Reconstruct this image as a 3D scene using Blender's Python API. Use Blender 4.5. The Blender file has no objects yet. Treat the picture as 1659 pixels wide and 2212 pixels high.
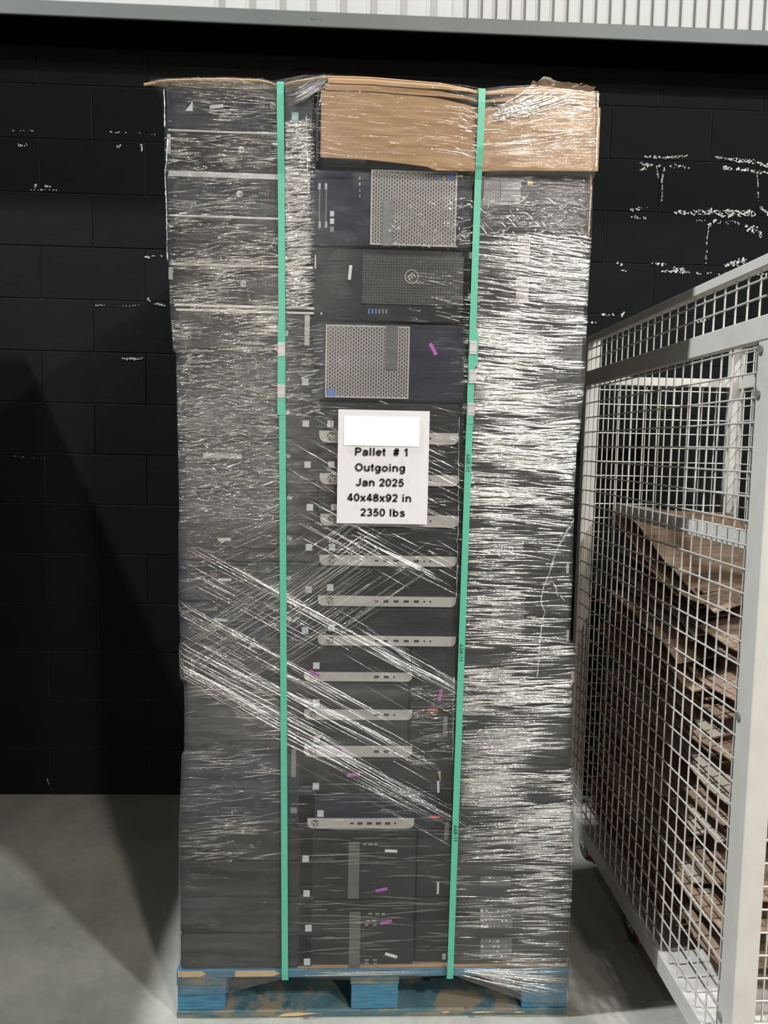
import bpy, bmesh, math, random
from mathutils import Vector, Matrix, noise

S = bpy.context.scene
COL = S.collection
RND = random.Random(7)

# ------------------------------------------------------------------ camera
FPX, CX, CY = 1660.0, 829.5, 1106.0
TH, PSI, RHO = math.radians(4.9), math.radians(2.3), 0.02
CAM = Vector((-0.075, -1.88, 1.48))
FW = Vector((math.sin(PSI) * math.cos(TH), math.cos(PSI) * math.cos(TH), -math.sin(TH)))
R0 = FW.cross(Vector((0, 0, 1))).normalized()
U0 = R0.cross(FW)
RT = R0 * math.cos(RHO) + U0 * math.sin(RHO)
UP = U0 * math.cos(RHO) - R0 * math.sin(RHO)
cd = bpy.data.cameras.new('camera')
cd.sensor_fit = 'VERTICAL'
cd.sensor_height = 24.0
cd.lens = FPX * 24.0 / 2212.0
cd.clip_start = 0.05
cam = bpy.data.objects.new('camera', cd)
M = Matrix.Identity(4)
for i in range(3):
    M[i][0], M[i][1], M[i][2], M[i][3] = RT[i], UP[i], -FW[i], CAM[i]
cam.matrix_world = M
COL.objects.link(cam)
S.camera = cam


def at(px, py, axis=1, val=0.0):
    """the point where the line of sight of a photo pixel meets a real plane of the place"""
    d = FW * FPX + RT * (px - CX) - UP * (py - CY)
    return CAM + d * ((val - CAM[axis]) / d[axis])


# ------------------------------------------------------------------ world, lamps, exposure
S.view_settings.view_transform = 'Standard'
S.view_settings.look = 'None'
S.view_settings.gamma = 1.0
S.view_settings.use_curve_mapping = False
S.view_settings.exposure = 0.0
S.cycles.transparent_max_bounces = 12
S.cycles.max_bounces = 8
S.cycles.caustics_reflective = False
S.cycles.caustics_refractive = False
W = bpy.data.worlds.new('world')
S.world = W
W.use_nodes = True
W.node_tree.nodes['Background'].inputs[0].default_value = (0.80, 0.86, 1.0, 1)
W.node_tree.nodes['Background'].inputs[1].default_value = 0.006


def lamp(name, loc, target, sx, sy, power, color):
    ld = bpy.data.lights.new(name, 'AREA')
    ld.shape = 'RECTANGLE'
    ld.size, ld.size_y = sx, sy
    ld.energy = power
    ld.color = color
    o = bpy.data.objects.new(name, ld)
    o.location = loc
    o.rotation_euler = (Vector(target) - Vector(loc)).to_track_quat('-Z', 'Y').to_euler()
    COL.objects.link(o)


COOL = (0.93, 0.97, 1.0)
SOFT = (1.0, 0.93, 0.82)
WARM = (1.0, 0.86, 0.66)
lamp('hall_lamp', (-4.10, -0.6, 8.0), (-0.9, 0.4, 0.0), 0.25, 0.20, 900, COOL)
lamp('hall_lamp', (2.7, -6.5, 5.2), (0.0, 0.0, 1.0), 0.30, 0.20, 170, SOFT)
lamp('hall_lamp', (1.35, -3.7, 4.9), (0.0, 0.0, 1.0), 0.25, 0.20, 75, SOFT)
lamp('hall_lamp', (3.9, -4.4, 5.6), (0.0, 0.0, 1.0), 0.30, 0.20, 370, COOL)
lamp('hall_lamp', (-2.5, -14.0, 3.4), (0.0, 0.0, 1.2), 0.35, 0.25, 230, WARM)
lamp('hall_lamp', (-0.75, -8.0, 4.3), (0.0, 0.0, 1.2), 0.30, 0.20, 42, COOL)


# ------------------------------------------------------------------ helpers
def tag(o, label=None, cat=None, group=None, kind=None):
    if label: o['label'] = label
    if cat: o['category'] = cat
    if group: o['group'] = group
    if kind: o['kind'] = kind
    return o


def link(name, me, parent=None):
    o = bpy.data.objects.new(name, me)
    COL.objects.link(o)
    if parent: o.parent = parent
    return o


def empty(name, loc=(0, 0, 0)):
    o = link(name, None)
    o.location = loc
    o.empty_display_size = 0.05
    return o


def mesh(name, bm, mat, smooth=False):
    me = bpy.data.meshes.new(name)
    bm.to_mesh(me)
    bm.free()
    if mat: me.materials.append(mat)
    if smooth:
        me.polygons.foreach_set('use_smooth', [True] * len(me.polygons))
    return me


def pydata(name, v, f, mat, smooth=False):
    me = bpy.data.meshes.new(name)
    me.from_pydata(v, [], f)
    if mat: me.materials.append(mat)
    if smooth:
        me.polygons.foreach_set('use_smooth', [True] * len(me.polygons))
    me.update()
    return me


def addbox(bm, x0, x1, y0, y1, z0, z1, bev=0.0, seg=1):
    r = bmesh.ops.create_cube(bm, size=1.0)
    vs = r['verts']
    bmesh.ops.scale(bm, vec=(x1 - x0, y1 - y0, z1 - z0), verts=vs)
    bmesh.ops.translate(bm, vec=((x0 + x1) / 2, (y0 + y1) / 2, (z0 + z1) / 2), verts=vs)
    if bev:
        es = list({e for v in vs for e in v.link_edges})
        bmesh.ops.bevel(bm, geom=es, offset=bev, segments=seg, affect='EDGES', profile=0.5)


def boxmesh(name, dims, mat, bev=0.0, seg=1):
    bm = bmesh.new()
    addbox(bm, *dims, bev=bev, seg=seg)
    return mesh(name, bm, mat)


CACHE = {}


def cached(key, fn):
    if key not in CACHE: CACHE[key] = fn()
    return CACHE[key]


def poly_prism(name, pts, y0, y1, mat):
    """outline in x,z given counter-clockwise as seen from the front, extruded along y"""
    n = len(pts)
    v = [(x, y0, z) for x, z in pts] + [(x, y1, z) for x, z in pts]
    f = [tuple(range(n)), tuple(range(2 * n - 1, n - 1, -1))]
    for i in range(n):
        j = (i + 1) % n
        f.append((i, n + i, n + j, j))
    return pydata(name, v, f, mat)


def cyl_y(name, r, y0, y1, mat, n=20, hole=0.0):
    v, f = [], []
    for i in range(n):
        a = 2 * math.pi * i / n
        c, s = math.cos(a), math.sin(a)
        v += [(r * c, y0, r * s), (r * c, y1, r * s)]
        if hole: v += [(hole * c, y0, hole * s), (hole * c, y1, hole * s)]
    k = 4 if hole else 2
    for i in range(n):
        a, b = i * k, ((i + 1) % n) * k
        f.append((a, a + 1, b + 1, b))
        if hole:
            f += [(a, b, b + 2, a + 2), (a + 2, b + 2, b + 3, a + 3), (a + 1, a + 3, b + 3, b + 1)]
    if not hole:
        f.append(tuple(i * k for i in range(n)))
        f.append(tuple(i * k + 1 for i in range(n - 1, -1, -1)))
    return pydata(name, v, f, mat)


def arc(cx, cy, rx, ry, a0, a1, n=14):
    return [(cx + rx * math.cos(math.radians(a0 + (a1 - a0) * i / n)), cy + ry * math.sin(math.radians(a0 + (a1 - a0) * i / n))) for i in range(n + 1)]


BOWL = [(.13, .91), (.5, .91)] + arc(.5, .68, .25, .23, 90, -90) + [(.13, .45)]
GLYPH = {   # plain bold sans letters: (advance, strokes), cap height 1
    'P': (.93, [[(.13, 0), (.13, 1)], BOWL]),
    'R': (.95, [[(.13, 0), (.13, 1)], BOWL, [(.42, .45), (.76, 0)]]),
    'a': (.777, [[(.61, 0), (.61, .5)] , arc(.36, .47, .25, .17, 0, 160), [(.61, .43), (.34, .39)] + arc(.31, .21, .2, .16, 90, 270) + [(.4, .06), (.61, .2)]]),
    'l': (.388, [[(.19, 0), (.19, 1)]]),
    'e': (.777, [arc(.39, .36, .28, .28, 0, 318, 22), [(.11, .36), (.67, .36)]]),
    't': (.465, [[(.22, .95), (.22, .22)] + arc(.36, .22, .14, .14, 180, 275, 6), [(.02, .65), (.42, .65)]]),
    '#': (.80, [[(.22, 0), (.36, 1)], [(.48, 0), (.62, 1)], [(.04, .33), (.74, .33)], [(.08, .67), (.78, .67)]]),
    '1': (.777, [[(.46, 0), (.46, 1)], [(.46, .93), (.18, .72)]]),
    'O': (1.087, [arc(.54, .5, .41, .42, 0, 360, 28)]),
    'u': (.853, [[(.16, .72), (.16, .3)] + arc(.41, .3, .25, .22, 180, 350), [(.68, 0), (.68, .72)]]),
    'g': (.853, [arc(.41, .38, .27, .27, 0, 360, 22), [(.68, .72), (.68, -.03)] + arc(.42, -.03, .26, .17, 0, -160)]),
    'o': (.853, [arc(.43, .36, .31, .28, 0, 360, 22)]),
    'i': (.388, [[(.19, 0), (.19, .72)], [(.19, .85), (.19, 1)]]),
    'n': (.853, [[(.16, 0), (.16, .72)], arc(.42, .42, .26, .22, 180, 0) + [(.68, 0)]]),
    'h': (.853, [[(.16, 0), (.16, 1)], arc(.42, .42, .26, .22, 180, 0) + [(.68, 0)]]),
    'p': (.853, [[(.16, -.28), (.16, .72)], arc(.43, .36, .27, .28, 0, 360, 22)]),
    'b': (.853, [[(.16, 0), (.16, 1)], arc(.43, .36, .27, .28, 0, 360, 22)]),
    'r': (.52, [[(.16, 0), (.16, .72)], arc(.42, .42, .26, .22, 180, 80)]),
    'J': (.777, [[(.57, 1), (.57, .3)] + arc(.33, .3, .24, .22, 0, -170)]),
    '2': (.777, [arc(.38, .69, .26, .23, 165, -35) + [(.14, .09)], [(.09, .09), (.68, .09)]]),
    '0': (.777, [arc(.39, .5, .27, .42, 0, 360, 24)]),
    '5': (.777, [[(.64, .91), (.24, .91), (.17, .48)] + arc(.37, .34, .27, .26, 140, -155)]),
    '4': (.777, [[(.5, 0), (.5, 1)], [(.46, .95), (.1, .30)], [(.05, .26), (.73, .26)]]),
    'x': (.777, [[(.1, .72), (.67, 0)], [(.67, .72), (.1, 0)]]),
    '8': (.777, [arc(.39, .73, .23, .18, 0, 360, 20), arc(.39, .29, .28, .21, 0, 360, 20)]),
    '9': (.777, [arc(.38, .65, .26, .26, 0, 360, 22), arc(.36, .5, .29, .42, 20, -145, 18)]),
    '3': (.777, [arc(.37, .72, .25, .20, 155, -90), arc(.37, .29, .28, .22, 90, -155)]),
    's': (.777, [[(.63, .54), (.55, .62), (.39, .65), (.23, .62), (.17, .53), (.24, .44), (.4, .38), (.56, .32), (.63, .21), (.56, .1), (.39, .06), (.22, .09), (.13, .18)]]),
    'A': (.93, [[(.08, 0), (.46, 1), (.85, 0)], [(.22, .3), (.7, .3)]]),
    'C': (.95, [arc(.5, .5, .38, .42, 45, 315, 22)]),
    'K': (.95, [[(.13, 0), (.13, 1)], [(.75, 1), (.16, .4)], [(.35, .6), (.8, 0)]]),
    'E': (.85, [[(.13, 0), (.13, 1)], [(.13, .91), (.75, .91)], [(.13, .5), (.7, .5)], [(.13, .09), (.75, .09)]]),
    '-': (.45, [[(.06, .38), (.40, .38)]]), '.': (.388, [[(.19, 0), (.19, .17)]]), ' ': (.388, []),
}


def text_mesh(name, body, size, mat, weight=.19, shear=0.0, space=.06):
    """flat letters in the x,z plane facing -y, centred; size is about 1.45 cap heights"""
    cap = size * .69
    v, f = [], []
    total = sum(GLYPH[c][0] + space for c in body) - space
    x0 = -total / 2
    for c in body:
        adv, strokes = GLYPH[c]
        for st in strokes:
            pts = [p for i, p in enumerate(st) if i == 0 or math.dist(p, st[i - 1]) > 1e-4]
            closed = len(pts) > 3 and math.dist(pts[0], pts[-1]) < 1e-4
            n = len(pts)
            base = len(v)
            for i, (x, y) in enumerate(pts):
                pa = pts[i - 1] if i else (pts[-2] if closed else None)
                pb = pts[i + 1] if i < n - 1 else (pts[1] if closed else None)
                da = ((x - pa[0], y - pa[1]) if pa else None)
                db = ((pb[0] - x, pb[1] - y) if pb else None)
                un = lambda d: (d[0] / math.hypot(*d), d[1] / math.hypot(*d))
                da = un(da) if da else un(db)
                db = un(db) if db else da
                tx, ty = da[0] + db[0], da[1] + db[1]
                L = math.hypot(tx, ty) or 1
                tx, ty = tx / L, ty / L
                k = weight / 2 / max(.55, tx * da[0] + ty * da[1])
                for sgn in (1, -1):
                    gx, gy = x - ty * k * sgn, y + tx * k * sgn
                    v.append(((x0 + gx + shear * gy) * cap, 0.0, (gy - .5) * cap))
            for i in range(n - 1):
                a = base + 2 * i
                f.append((a, a + 1, a + 3, a + 2))
        x0 += adv + space
    return pydata(name, v, f, mat)


# ------------------------------------------------------------------ materials
def new_mat(name):
    m = bpy.data.materials.new(name)
    m.use_nodes = True
    nt = m.node_tree
    return m, nt, nt.nodes['Principled BSDF']


def coords(nt, scale=(1, 1, 1), space='Object', loc=(0, 0, 0)):
    tc = nt.nodes.new('ShaderNodeTexCoord')
    mp = nt.nodes.new('ShaderNodeMapping')
    mp.inputs['Scale'].default_value = scale
    mp.inputs['Location'].default_value = loc
    nt.links.new(tc.outputs[space], mp.inputs['Vector'])
    return mp.outputs['Vector']


def noise_node(nt, vec, scale, detail=4, rough=0.55):
    n = nt.nodes.new('ShaderNodeTexNoise')
    n.inputs['Scale'].default_value = scale
    n.inputs['Detail'].default_value = detail
    n.inputs['Roughness'].default_value = rough
    nt.links.new(vec, n.inputs['Vector'])
    return n.outputs['Fac']


def ramp(nt, fac, stops):
    r = nt.nodes.new('ShaderNodeValToRGB')
    el = r.color_ramp.elements
    while len(el) < len(stops): el.new(0.5)
    for e, (p, c) in zip(el, stops):
        e.position = p
        e.color = (*c, 1) if len(c) == 3 else c
    nt.links.new(fac, r.inputs['Fac'])
    return r.outputs['Color']


def bump(nt, bsdf, fac, strength, dist=0.002):
    b = nt.nodes.new('ShaderNodeBump')
    b.inputs['Strength'].default_value = strength
    b.inputs['Distance'].default_value = dist
    nt.links.new(fac, b.inputs['Height'])
    nt.links.new(b.outputs['Normal'], bsdf.inputs['Normal'])


def simple(name, col, rough=0.5, metal=0.0, var=0.12, scale=30.0, bmp=0.0, stretch=(1, 1, 1), space='Object', spec=0.5):
    m, nt, b = new_mat(name)
    v = coords(nt, stretch, space)
    f = noise_node(nt, v, scale)
    lo = tuple(c * (1 - var) for c in col)
    hi = tuple(min(1, c * (1 + var)) for c in col)
    nt.links.new(ramp(nt, f, [(0.3, lo), (0.7, hi)]), b.inputs['Base Color'])
    b.inputs['Roughness'].default_value = rough
    b.inputs['Metallic'].default_value = metal
    b.inputs['Specular IOR Level'].default_value = spec
    if bmp: bump(nt, b, f, bmp)
    return m


MAT = {}
MAT['black_plastic'] = simple('black_plastic', (0.013, 0.0135, 0.0155), 0.55, bmp=0.05, scale=300, spec=0.25)
MAT['blue_black'] = simple('blue_black_plastic', (0.014, 0.017, 0.031), 0.6, bmp=0.05, scale=300, spec=0.25)
MAT['dark_chassis'] = simple('dark_chassis', (0.028, 0.028, 0.031), 0.5, var=0.2, scale=40)
MAT['silver'] = simple('silver_plastic', (0.43, 0.41, 0.39), 0.45, var=0.06)
MAT['lid_metal'] = simple('lid_metal', (0.42, 0.42, 0.42), 0.35, metal=0.4, var=0.1)
MAT['grey_strip'] = simple('grey_strip', (0.10, 0.10, 0.095), 0.5)
MAT['port'] = simple('port_black', (0.02, 0.018, 0.018), 0.6)
MAT['sticker'] = simple('sticker_white', (0.50, 0.54, 0.58), 0.6, var=0.1, scale=120)
MAT['sticker_bright'] = simple('sticker_bright', (0.66, 0.66, 0.64), 0.6, var=0.05)
MAT['sticker_dim'] = simple('sticker_dim', (0.20, 0.20, 0.20), 0.6, var=0.25, scale=160)
MAT['tag_cream'] = simple('tag_cream', (0.44, 0.41, 0.38), 0.6, var=0.06)
MAT['purple'] = simple('purple_tape', (0.42, 0.08, 0.42), 0.6)
MAT['red'] = simple('red_tape', (0.50, 0.07, 0.05), 0.6)
MAT['blue_dot'] = simple('blue_dot', (0.10, 0.20, 0.55), 0.5)
MAT['yellow'] = simple('yellow_dot', (0.55, 0.42, 0.12), 0.5)
MAT['teal'] = simple('teal_sticker', (0.22, 0.40, 0.42), 0.5)
MAT['logo'] = simple('logo_silver', (0.55, 0.54, 0.52), 0.4, var=0.04)
MAT['logo_dark'] = simple('logo_dark', (0.10, 0.10, 0.10), 0.4)
MAT['paper'] = simple('paper_white', (0.66, 0.635, 0.645), 0.9, var=0.015, scale=8, spec=0.05)
MAT['patch'] = simple('patch_white', (0.93, 0.93, 0.93), 0.9, var=0.005, spec=0.05)
MAT['ink'] = simple('black_ink', (0.012, 0.010, 0.012), 0.7)
MAT['strap'] = simple('green_strap', (0.085, 0.40, 0.27), 0.42, var=0.05, scale=20, stretch=(1, 1, 6))
MAT['strap_ink'] = simple('strap_ink', (0.01, 0.09, 0.05), 0.5)
MAT['seal'] = simple('steel_seal', (0.46, 0.45, 0.45), 0.45, metal=0.5, var=0.1)
MAT['cage_paint'] = simple('cage_grey_paint', (0.56, 0.54, 0.50), 0.42, var=0.06, scale=14, bmp=0.03)
MAT['wire'] = simple('cage_wire_zinc', (0.62, 0.60, 0.56), 0.38, metal=0.25, var=0.1)
MAT['bolt'] = simple('bolt_zinc', (0.34, 0.34, 0.31), 0.4, metal=0.6)
MAT['rubber'] = simple('caster_rubber', (0.03, 0.035, 0.04), 0.55)
MAT['caster_red'] = simple('caster_red', (0.45, 0.05, 0.03), 0.5)
MAT['ledge'] = simple('ledge_grey_paint', (0.092, 0.102, 0.097), 0.55, var=0.08, scale=3, bmp=0.02)
MAT['ledge_under'] = simple('ledge_underside_black', (0.002, 0.002, 0.0022), 0.95, spec=0.0)  # near-black matt colour on the underside of the ledge
MAT['siding'] = simple('white_siding', (0.43, 0.43, 0.42), 0.6, var=0.03, scale=2, bmp=0.05)
MAT['chip'] = simple('bare_chip', (0.62, 0.63, 0.61), 0.9, var=0.3, scale=200)
MAT['mortar'] = simple('painted_mortar', (0.006, 0.0065, 0.007), 0.9, bmp=0.3, scale=150)
MAT['tan_sticker'] = simple('tan_sticker', (0.50, 0.45, 0.36), 0.6)
MAT['rust'] = simple('rust_stencil', (0.26, 0.13, 0.06), 0.8, var=0.5, scale=120)
MAT['unseen_blocker'] = simple('blocker_paint', (0.12, 0.13, 0.14), 0.5)  # coat of the added off-view stand-in that shades the left side


def block_mat():
    m, nt, b = new_mat('black_block_paint')
    oi = nt.nodes.new('ShaderNodeObjectInfo')
    v = coords(nt)
    f = noise_node(nt, v, 60, 5)
    f2 = noise_node(nt, v, 6, 2)
    mx = nt.nodes.new('ShaderNodeMath'); mx.operation = 'MULTIPLY_ADD'
    nt.links.new(oi.outputs['Random'], mx.inputs[0]); mx.inputs[1].default_value = 0.35
    nt.links.new(f2, mx.inputs[2])
    nt.links.new(ramp(nt, mx.outputs[0], [(0.3, (0.0042, 0.0052, 0.0058)), (0.95, (0.0068, 0.008, 0.0086))]), b.inputs['Base Color'])
    b.inputs['Roughness'].default_value = 0.8
    b.inputs['Specular IOR Level'].default_value = 0.10
    bump(nt, b, f, 0.5, 0.002)
    return m


MAT['block'] = block_mat()


def floor_mat():
    m, nt, b = new_mat('concrete_floor')
    v = coords(nt)
    f = noise_node(nt, v, 2.2, 6, 0.6)
    f2 = noise_node(nt, v, 45, 4)
    c1 = ramp(nt, f, [(0.30, (0.20, 0.21, 0.18)), (0.70, (0.40, 0.385, 0.345))])
    mx = nt.nodes.new('ShaderNodeMixRGB'); mx.blend_type = 'MULTIPLY'; mx.inputs[0].default_value = 0.35
    nt.links.new(c1, mx.inputs[1])
    nt.links.new(ramp(nt, f2, [(0.3, (0.75, 0.75, 0.75)), (0.6, (1, 1, 1))]), mx.inputs[2])
    nt.links.new(mx.outputs[0], b.inputs['Base Color'])
    b.inputs['Roughness'].default_value = 0.55
    bump(nt, b, f2, 0.08, 0.002)
    return m


MAT['floor'] = floor_mat()


def cardboard_mat(name, lo, hi, line=260.0, strength=0.4):
    m, nt, b = new_mat(name)
    v = coords(nt, (1.5, 1.5, 60))
    f = noise_node(nt, v, 4, 4)
    nt.links.new(ramp(nt, f, [(0.25, lo), (0.75, hi)]), b.inputs['Base Color'])
    b.inputs['Roughness'].default_value = 0.8
    b.inputs['Specular IOR Level'].default_value = 0.2
    wv = nt.nodes.new('ShaderNodeTexWave')
    wv.bands_direction = 'Z'
    wv.inputs['Scale'].default_value = line / 20.0
    wv.inputs['Distortion'].default_value = 1.5
    nt.links.new(coords(nt), wv.inputs['Vector'])
    bump(nt, b, wv.outputs['Fac'], strength, 0.0008)
    return m


MAT['cardboard'] = cardboard_mat('kraft_cardboard', (0.33, 0.20, 0.105), (0.48, 0.305, 0.17))
MAT['cardboard_old'] = cardboard_mat('old_cardboard', (0.17, 0.11, 0.07), (0.36, 0.26, 0.185), strength=0.2)
MAT['cardboard_pale'] = cardboard_mat('weathered_cardboard', (0.30, 0.25, 0.19), (0.50, 0.43, 0.345), strength=0.2)


def pallet_mat(name, c1, c2, c3, wear):
    m, nt, b = new_mat(name)
    v = coords(nt, (3, 3, 12), 'Object')
    f = noise_node(nt, v, 3.2, 6, 0.7)
    g = noise_node(nt, coords(nt, (4, 4, 60)), 4, 4)
    paint = ramp(nt, g, [(0.25, c1), (0.5, c2), (0.8, c3)])
    mx = nt.nodes.new('ShaderNodeMixRGB')
    nt.links.new(ramp(nt, f, [(wear, (0, 0, 0)), (wear + .07, (1, 1, 1))]), mx.inputs[0])
    nt.links.new(paint, mx.inputs[1])
    mx.inputs[2].default_value = (0.20, 0.17, 0.12, 1)
    nt.links.new(mx.outputs[0], b.inputs['Base Color'])
    b.inputs['Roughness'].default_value = 0.75
    bump(nt, b, g, 0.4, 0.002)
    return m


MAT['pallet'] = pallet_mat('blue_pallet_paint', (0.03, 0.10, 0.16), (0.035, 0.16, 0.27), (0.13, 0.20, 0.21), .57)
MAT['pallet_old'] = pallet_mat('faded_pallet_paint', (0.03, 0.07, 0.08), (0.06, 0.13, 0.15), (0.13, 0.16, 0.14), .50)
MAT['pallet_wood'] = simple('dark_pallet_wood', (0.075, 0.055, 0.04), 0.8, var=0.35, stretch=(2, 2, 30), scale=5, bmp=0.3)
MAT['bare_wood'] = simple('bare_wood', (0.62, 0.44, 0.22), 0.7, var=0.15, stretch=(2, 2, 40), scale=6, bmp=0.2)


def perforated_mat(name, colour):
    """sheet metal with staggered slots punched through to the dark inside"""
    m, nt, b = new_mat(name)
    tc = nt.nodes.new('ShaderNodeTexCoord')
    sep = nt.nodes.new('ShaderNodeSeparateXYZ')
    nt.links.new(tc.outputs['Object'], sep.inputs[0])

    def mth(op, a, bb=None, c=None):
        n = nt.nodes.new('ShaderNodeMath'); n.operation = op
        for i, q in enumerate((a, bb, c)):
            if q is None: continue
            if isinstance(q, (int, float)): n.inputs[i].default_value = q
            else: nt.links.new(q, n.inputs[i])
        return n.outputs[0]
    px, pz = 0.0062, 0.0090
    u = mth('DIVIDE', sep.outputs[0], px)
    col = mth('FLOOR', u)
    odd = mth('MULTIPLY', mth('MODULO', mth('ADD', col, 1000.0), 2.0), 0.5)
    w = mth('ADD', mth('DIVIDE', sep.outputs[2], pz), odd)
    du = mth('ABSOLUTE', mth('SUBTRACT', mth('FRACT', mth('ADD', u, 1000.0)), 0.5))
    dw = mth('ABSOLUTE', mth('SUBTRACT', mth('FRACT', mth('ADD', w, 1000.0)), 0.5))
    hole = mth('MULTIPLY', mth('LESS_THAN', du, 0.27), mth('LESS_THAN', dw, 0.33))
    mx = nt.nodes.new('ShaderNodeMixRGB')
    nt.links.new(hole, mx.inputs[0])
    mx.inputs[1].default_value = colour
    mx.inputs[2].default_value = (0.030, 0.028, 0.028, 1)
    nt.links.new(mx.outputs[0], b.inputs['Base Color'])
    b.inputs['Roughness'].default_value = 0.45
    b.inputs['Metallic'].default_value = 0.15
    return m


MAT['perforated'] = perforated_mat('perforated_sheet', (0.29, 0.275, 0.265, 1))
MAT['perforated_dark'] = perforated_mat('perforated_dark_sheet', (0.13, 0.125, 0.12, 1))


def honeycomb_mat():
    m, nt, b = new_mat('honeycomb_grille')
    vo = nt.nodes.new('ShaderNodeTexVoronoi')
    vo.inputs['Scale'].default_value = 150
    vo.inputs['Randomness'].default_value = 0.15
    nt.links.new(coords(nt, (1, 0, 1)), vo.inputs['Vector'])
    nt.links.new(ramp(nt, vo.outputs['Distance'], [(0.25, (0.006, 0.006, 0.008)), (0.45, (0.035, 0.035, 0.038))]), b.inputs['Base Color'])
    b.inputs['Roughness'].default_value = 0.5
    bump(nt, b, vo.outputs['Distance'], 0.4, 0.002)
    return m


MAT['honeycomb'] = honeycomb_mat()


def film_mat(name, haze, base, top, rough, aniso_bump, crinkle=0.0):
    """clear stretch film: see-through, faint milky haze, sharp sheen broken by fine wrinkles"""
    m = bpy.data.materials.new(name)
    m.use_nodes = True
    nt = m.node_tree
    nt.nodes.clear()
    out = nt.nodes.new('ShaderNodeOutputMaterial')
    tr = nt.nodes.new('ShaderNodeBsdfTransparent')
    tr.inputs[0].default_value = (0.97, 0.97, 0.97, 1)
    df = nt.nodes.new('ShaderNodeBsdfDiffuse')
    df.inputs[0].default_value = (0.86, 0.86, 0.87, 1)
    gl = nt.nodes.new('ShaderNodeBsdfGlossy')
    gl.inputs['Roughness'].default_value = rough
    gl.inputs[0].default_value = (1, 1, 1, 1)
    fr = nt.nodes.new('ShaderNodeLayerWeight')
    fr.inputs[0].default_value = 0.25
    mr = nt.nodes.new('ShaderNodeMapRange')
    mr.inputs['To Min'].default_value = base
    mr.inputs['To Max'].default_value = top
    nt.links.new(fr.outputs['Fresnel'], mr.inputs[0])
    if aniso_bump:
        n1 = noise_node(nt, coords(nt, (7, 7, 190)), 1.0, 3, 0.6)
        n2 = noise_node(nt, coords(nt, (22, 22, 520), loc=(3, 0, 0)), 1.0, 2, 0.5)
        ad = nt.nodes.new('ShaderNodeMath'); ad.operation = 'MULTIPLY_ADD'
        nt.links.new(n2, ad.inputs[0]); ad.inputs[1].default_value = 0.4
        nt.links.new(n1, ad.inputs[2])
        bp = nt.nodes.new('ShaderNodeBump')
        bp.inputs['Strength'].default_value = aniso_bump
        bp.inputs['Distance'].default_value = 0.002
        nt.links.new(ad.outputs[0], bp.inputs['Height'])
        nt.links.new(bp.outputs[0], gl.inputs['Normal'])
        hz = noise_node(nt, coords(nt, (4, 4, 26), loc=(1, 0, 2)), 1.0, 5, 0.65)
        hr = nt.nodes.new('ShaderNodeMapRange')
        hr.inputs['From Min'].default_value = 0.3
        hr.inputs['From Max'].default_value = 0.75
        hr.inputs['To Min'].default_value = haze * 0.35
        hr.inputs['To Max'].default_value = haze * 1.8
        nt.links.new(hz, hr.inputs[0])
        at_ = nt.nodes.new('ShaderNodeAttribute')
        at_.attribute_name = 'layers'
        ml = nt.nodes.new('ShaderNodeMath'); ml.operation = 'MULTIPLY'
        nt.links.new(hr.outputs[0], ml.inputs[0])
        nt.links.new(at_.outputs['Fac'], ml.inputs[1])
        hfac = ml.outputs[0]
    else:
        hfac = None
    if crinkle:
        nc = noise_node(nt, coords(nt, (90, 90, 160)), 1.0, 3, 0.6)
        bp = nt.nodes.new('ShaderNodeBump')
        bp.inputs['Strength'].default_value = crinkle
        bp.inputs['Distance'].default_value = 0.003
        nt.links.new(nc, bp.inputs['Height'])
        nt.links.new(bp.outputs[0], gl.inputs['Normal'])
    m1 = nt.nodes.new('ShaderNodeMixShader')
    if hfac: nt.links.new(hfac, m1.inputs[0])
    else: m1.inputs[0].default_value = haze
    nt.links.new(tr.outputs[0], m1.inputs[1])
    nt.links.new(df.outputs[0], m1.inputs[2])
    m2 = nt.nodes.new('ShaderNodeMixShader')
    nt.links.new(mr.outputs[0], m2.inputs[0])
    nt.links.new(m1.outputs[0], m2.inputs[1])
    nt.links.new(gl.outputs[0], m2.inputs[2])
    nt.links.new(m2.outputs[0], out.inputs[0])
    return m


MAT['film'] = film_mat('stretch_film', 0.032, 0.022, 0.5, 0.12, 0.8)
MAT['fold'] = film_mat('stretch_film_fold', 0.02, 0.30, 0.6, 0.13, 0, 0.5)
MAT['collar'] = film_mat('stretch_film_collar', 0.02, 0.03, 0.5, 0.2, 0, 0.4)
MAT['crease'] = film_mat('stretch_film_crease', 0.30, 0.20, 0.55, 0.22, 0, 0.5)

# ------------------------------------------------------------------ the setting
YW = 1.27                                            # front face of the block wall
fl = link('floor', boxmesh('floor', (-7, 7, -16, 1.5, -0.1, 0.0), MAT['floor']))
tag(fl, 'grey green concrete warehouse floor', kind='structure')

wall = link('wall_back', boxmesh('wall_back', (-3.0, 3.0, YW + 0.004, YW + 0.2, 0, 2.995), MAT['mortar']))
tag(wall, 'black painted concrete block wall behind the wrapped pallet', kind='structure')
CH, BL = 0.2034, 0.4085


def block_mesh(x0, x1, z0, z1):
    return boxmesh('block', (x0, x1, 0.0, 0.05, z0, z1), MAT['block'], bev=0.0018)


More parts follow.
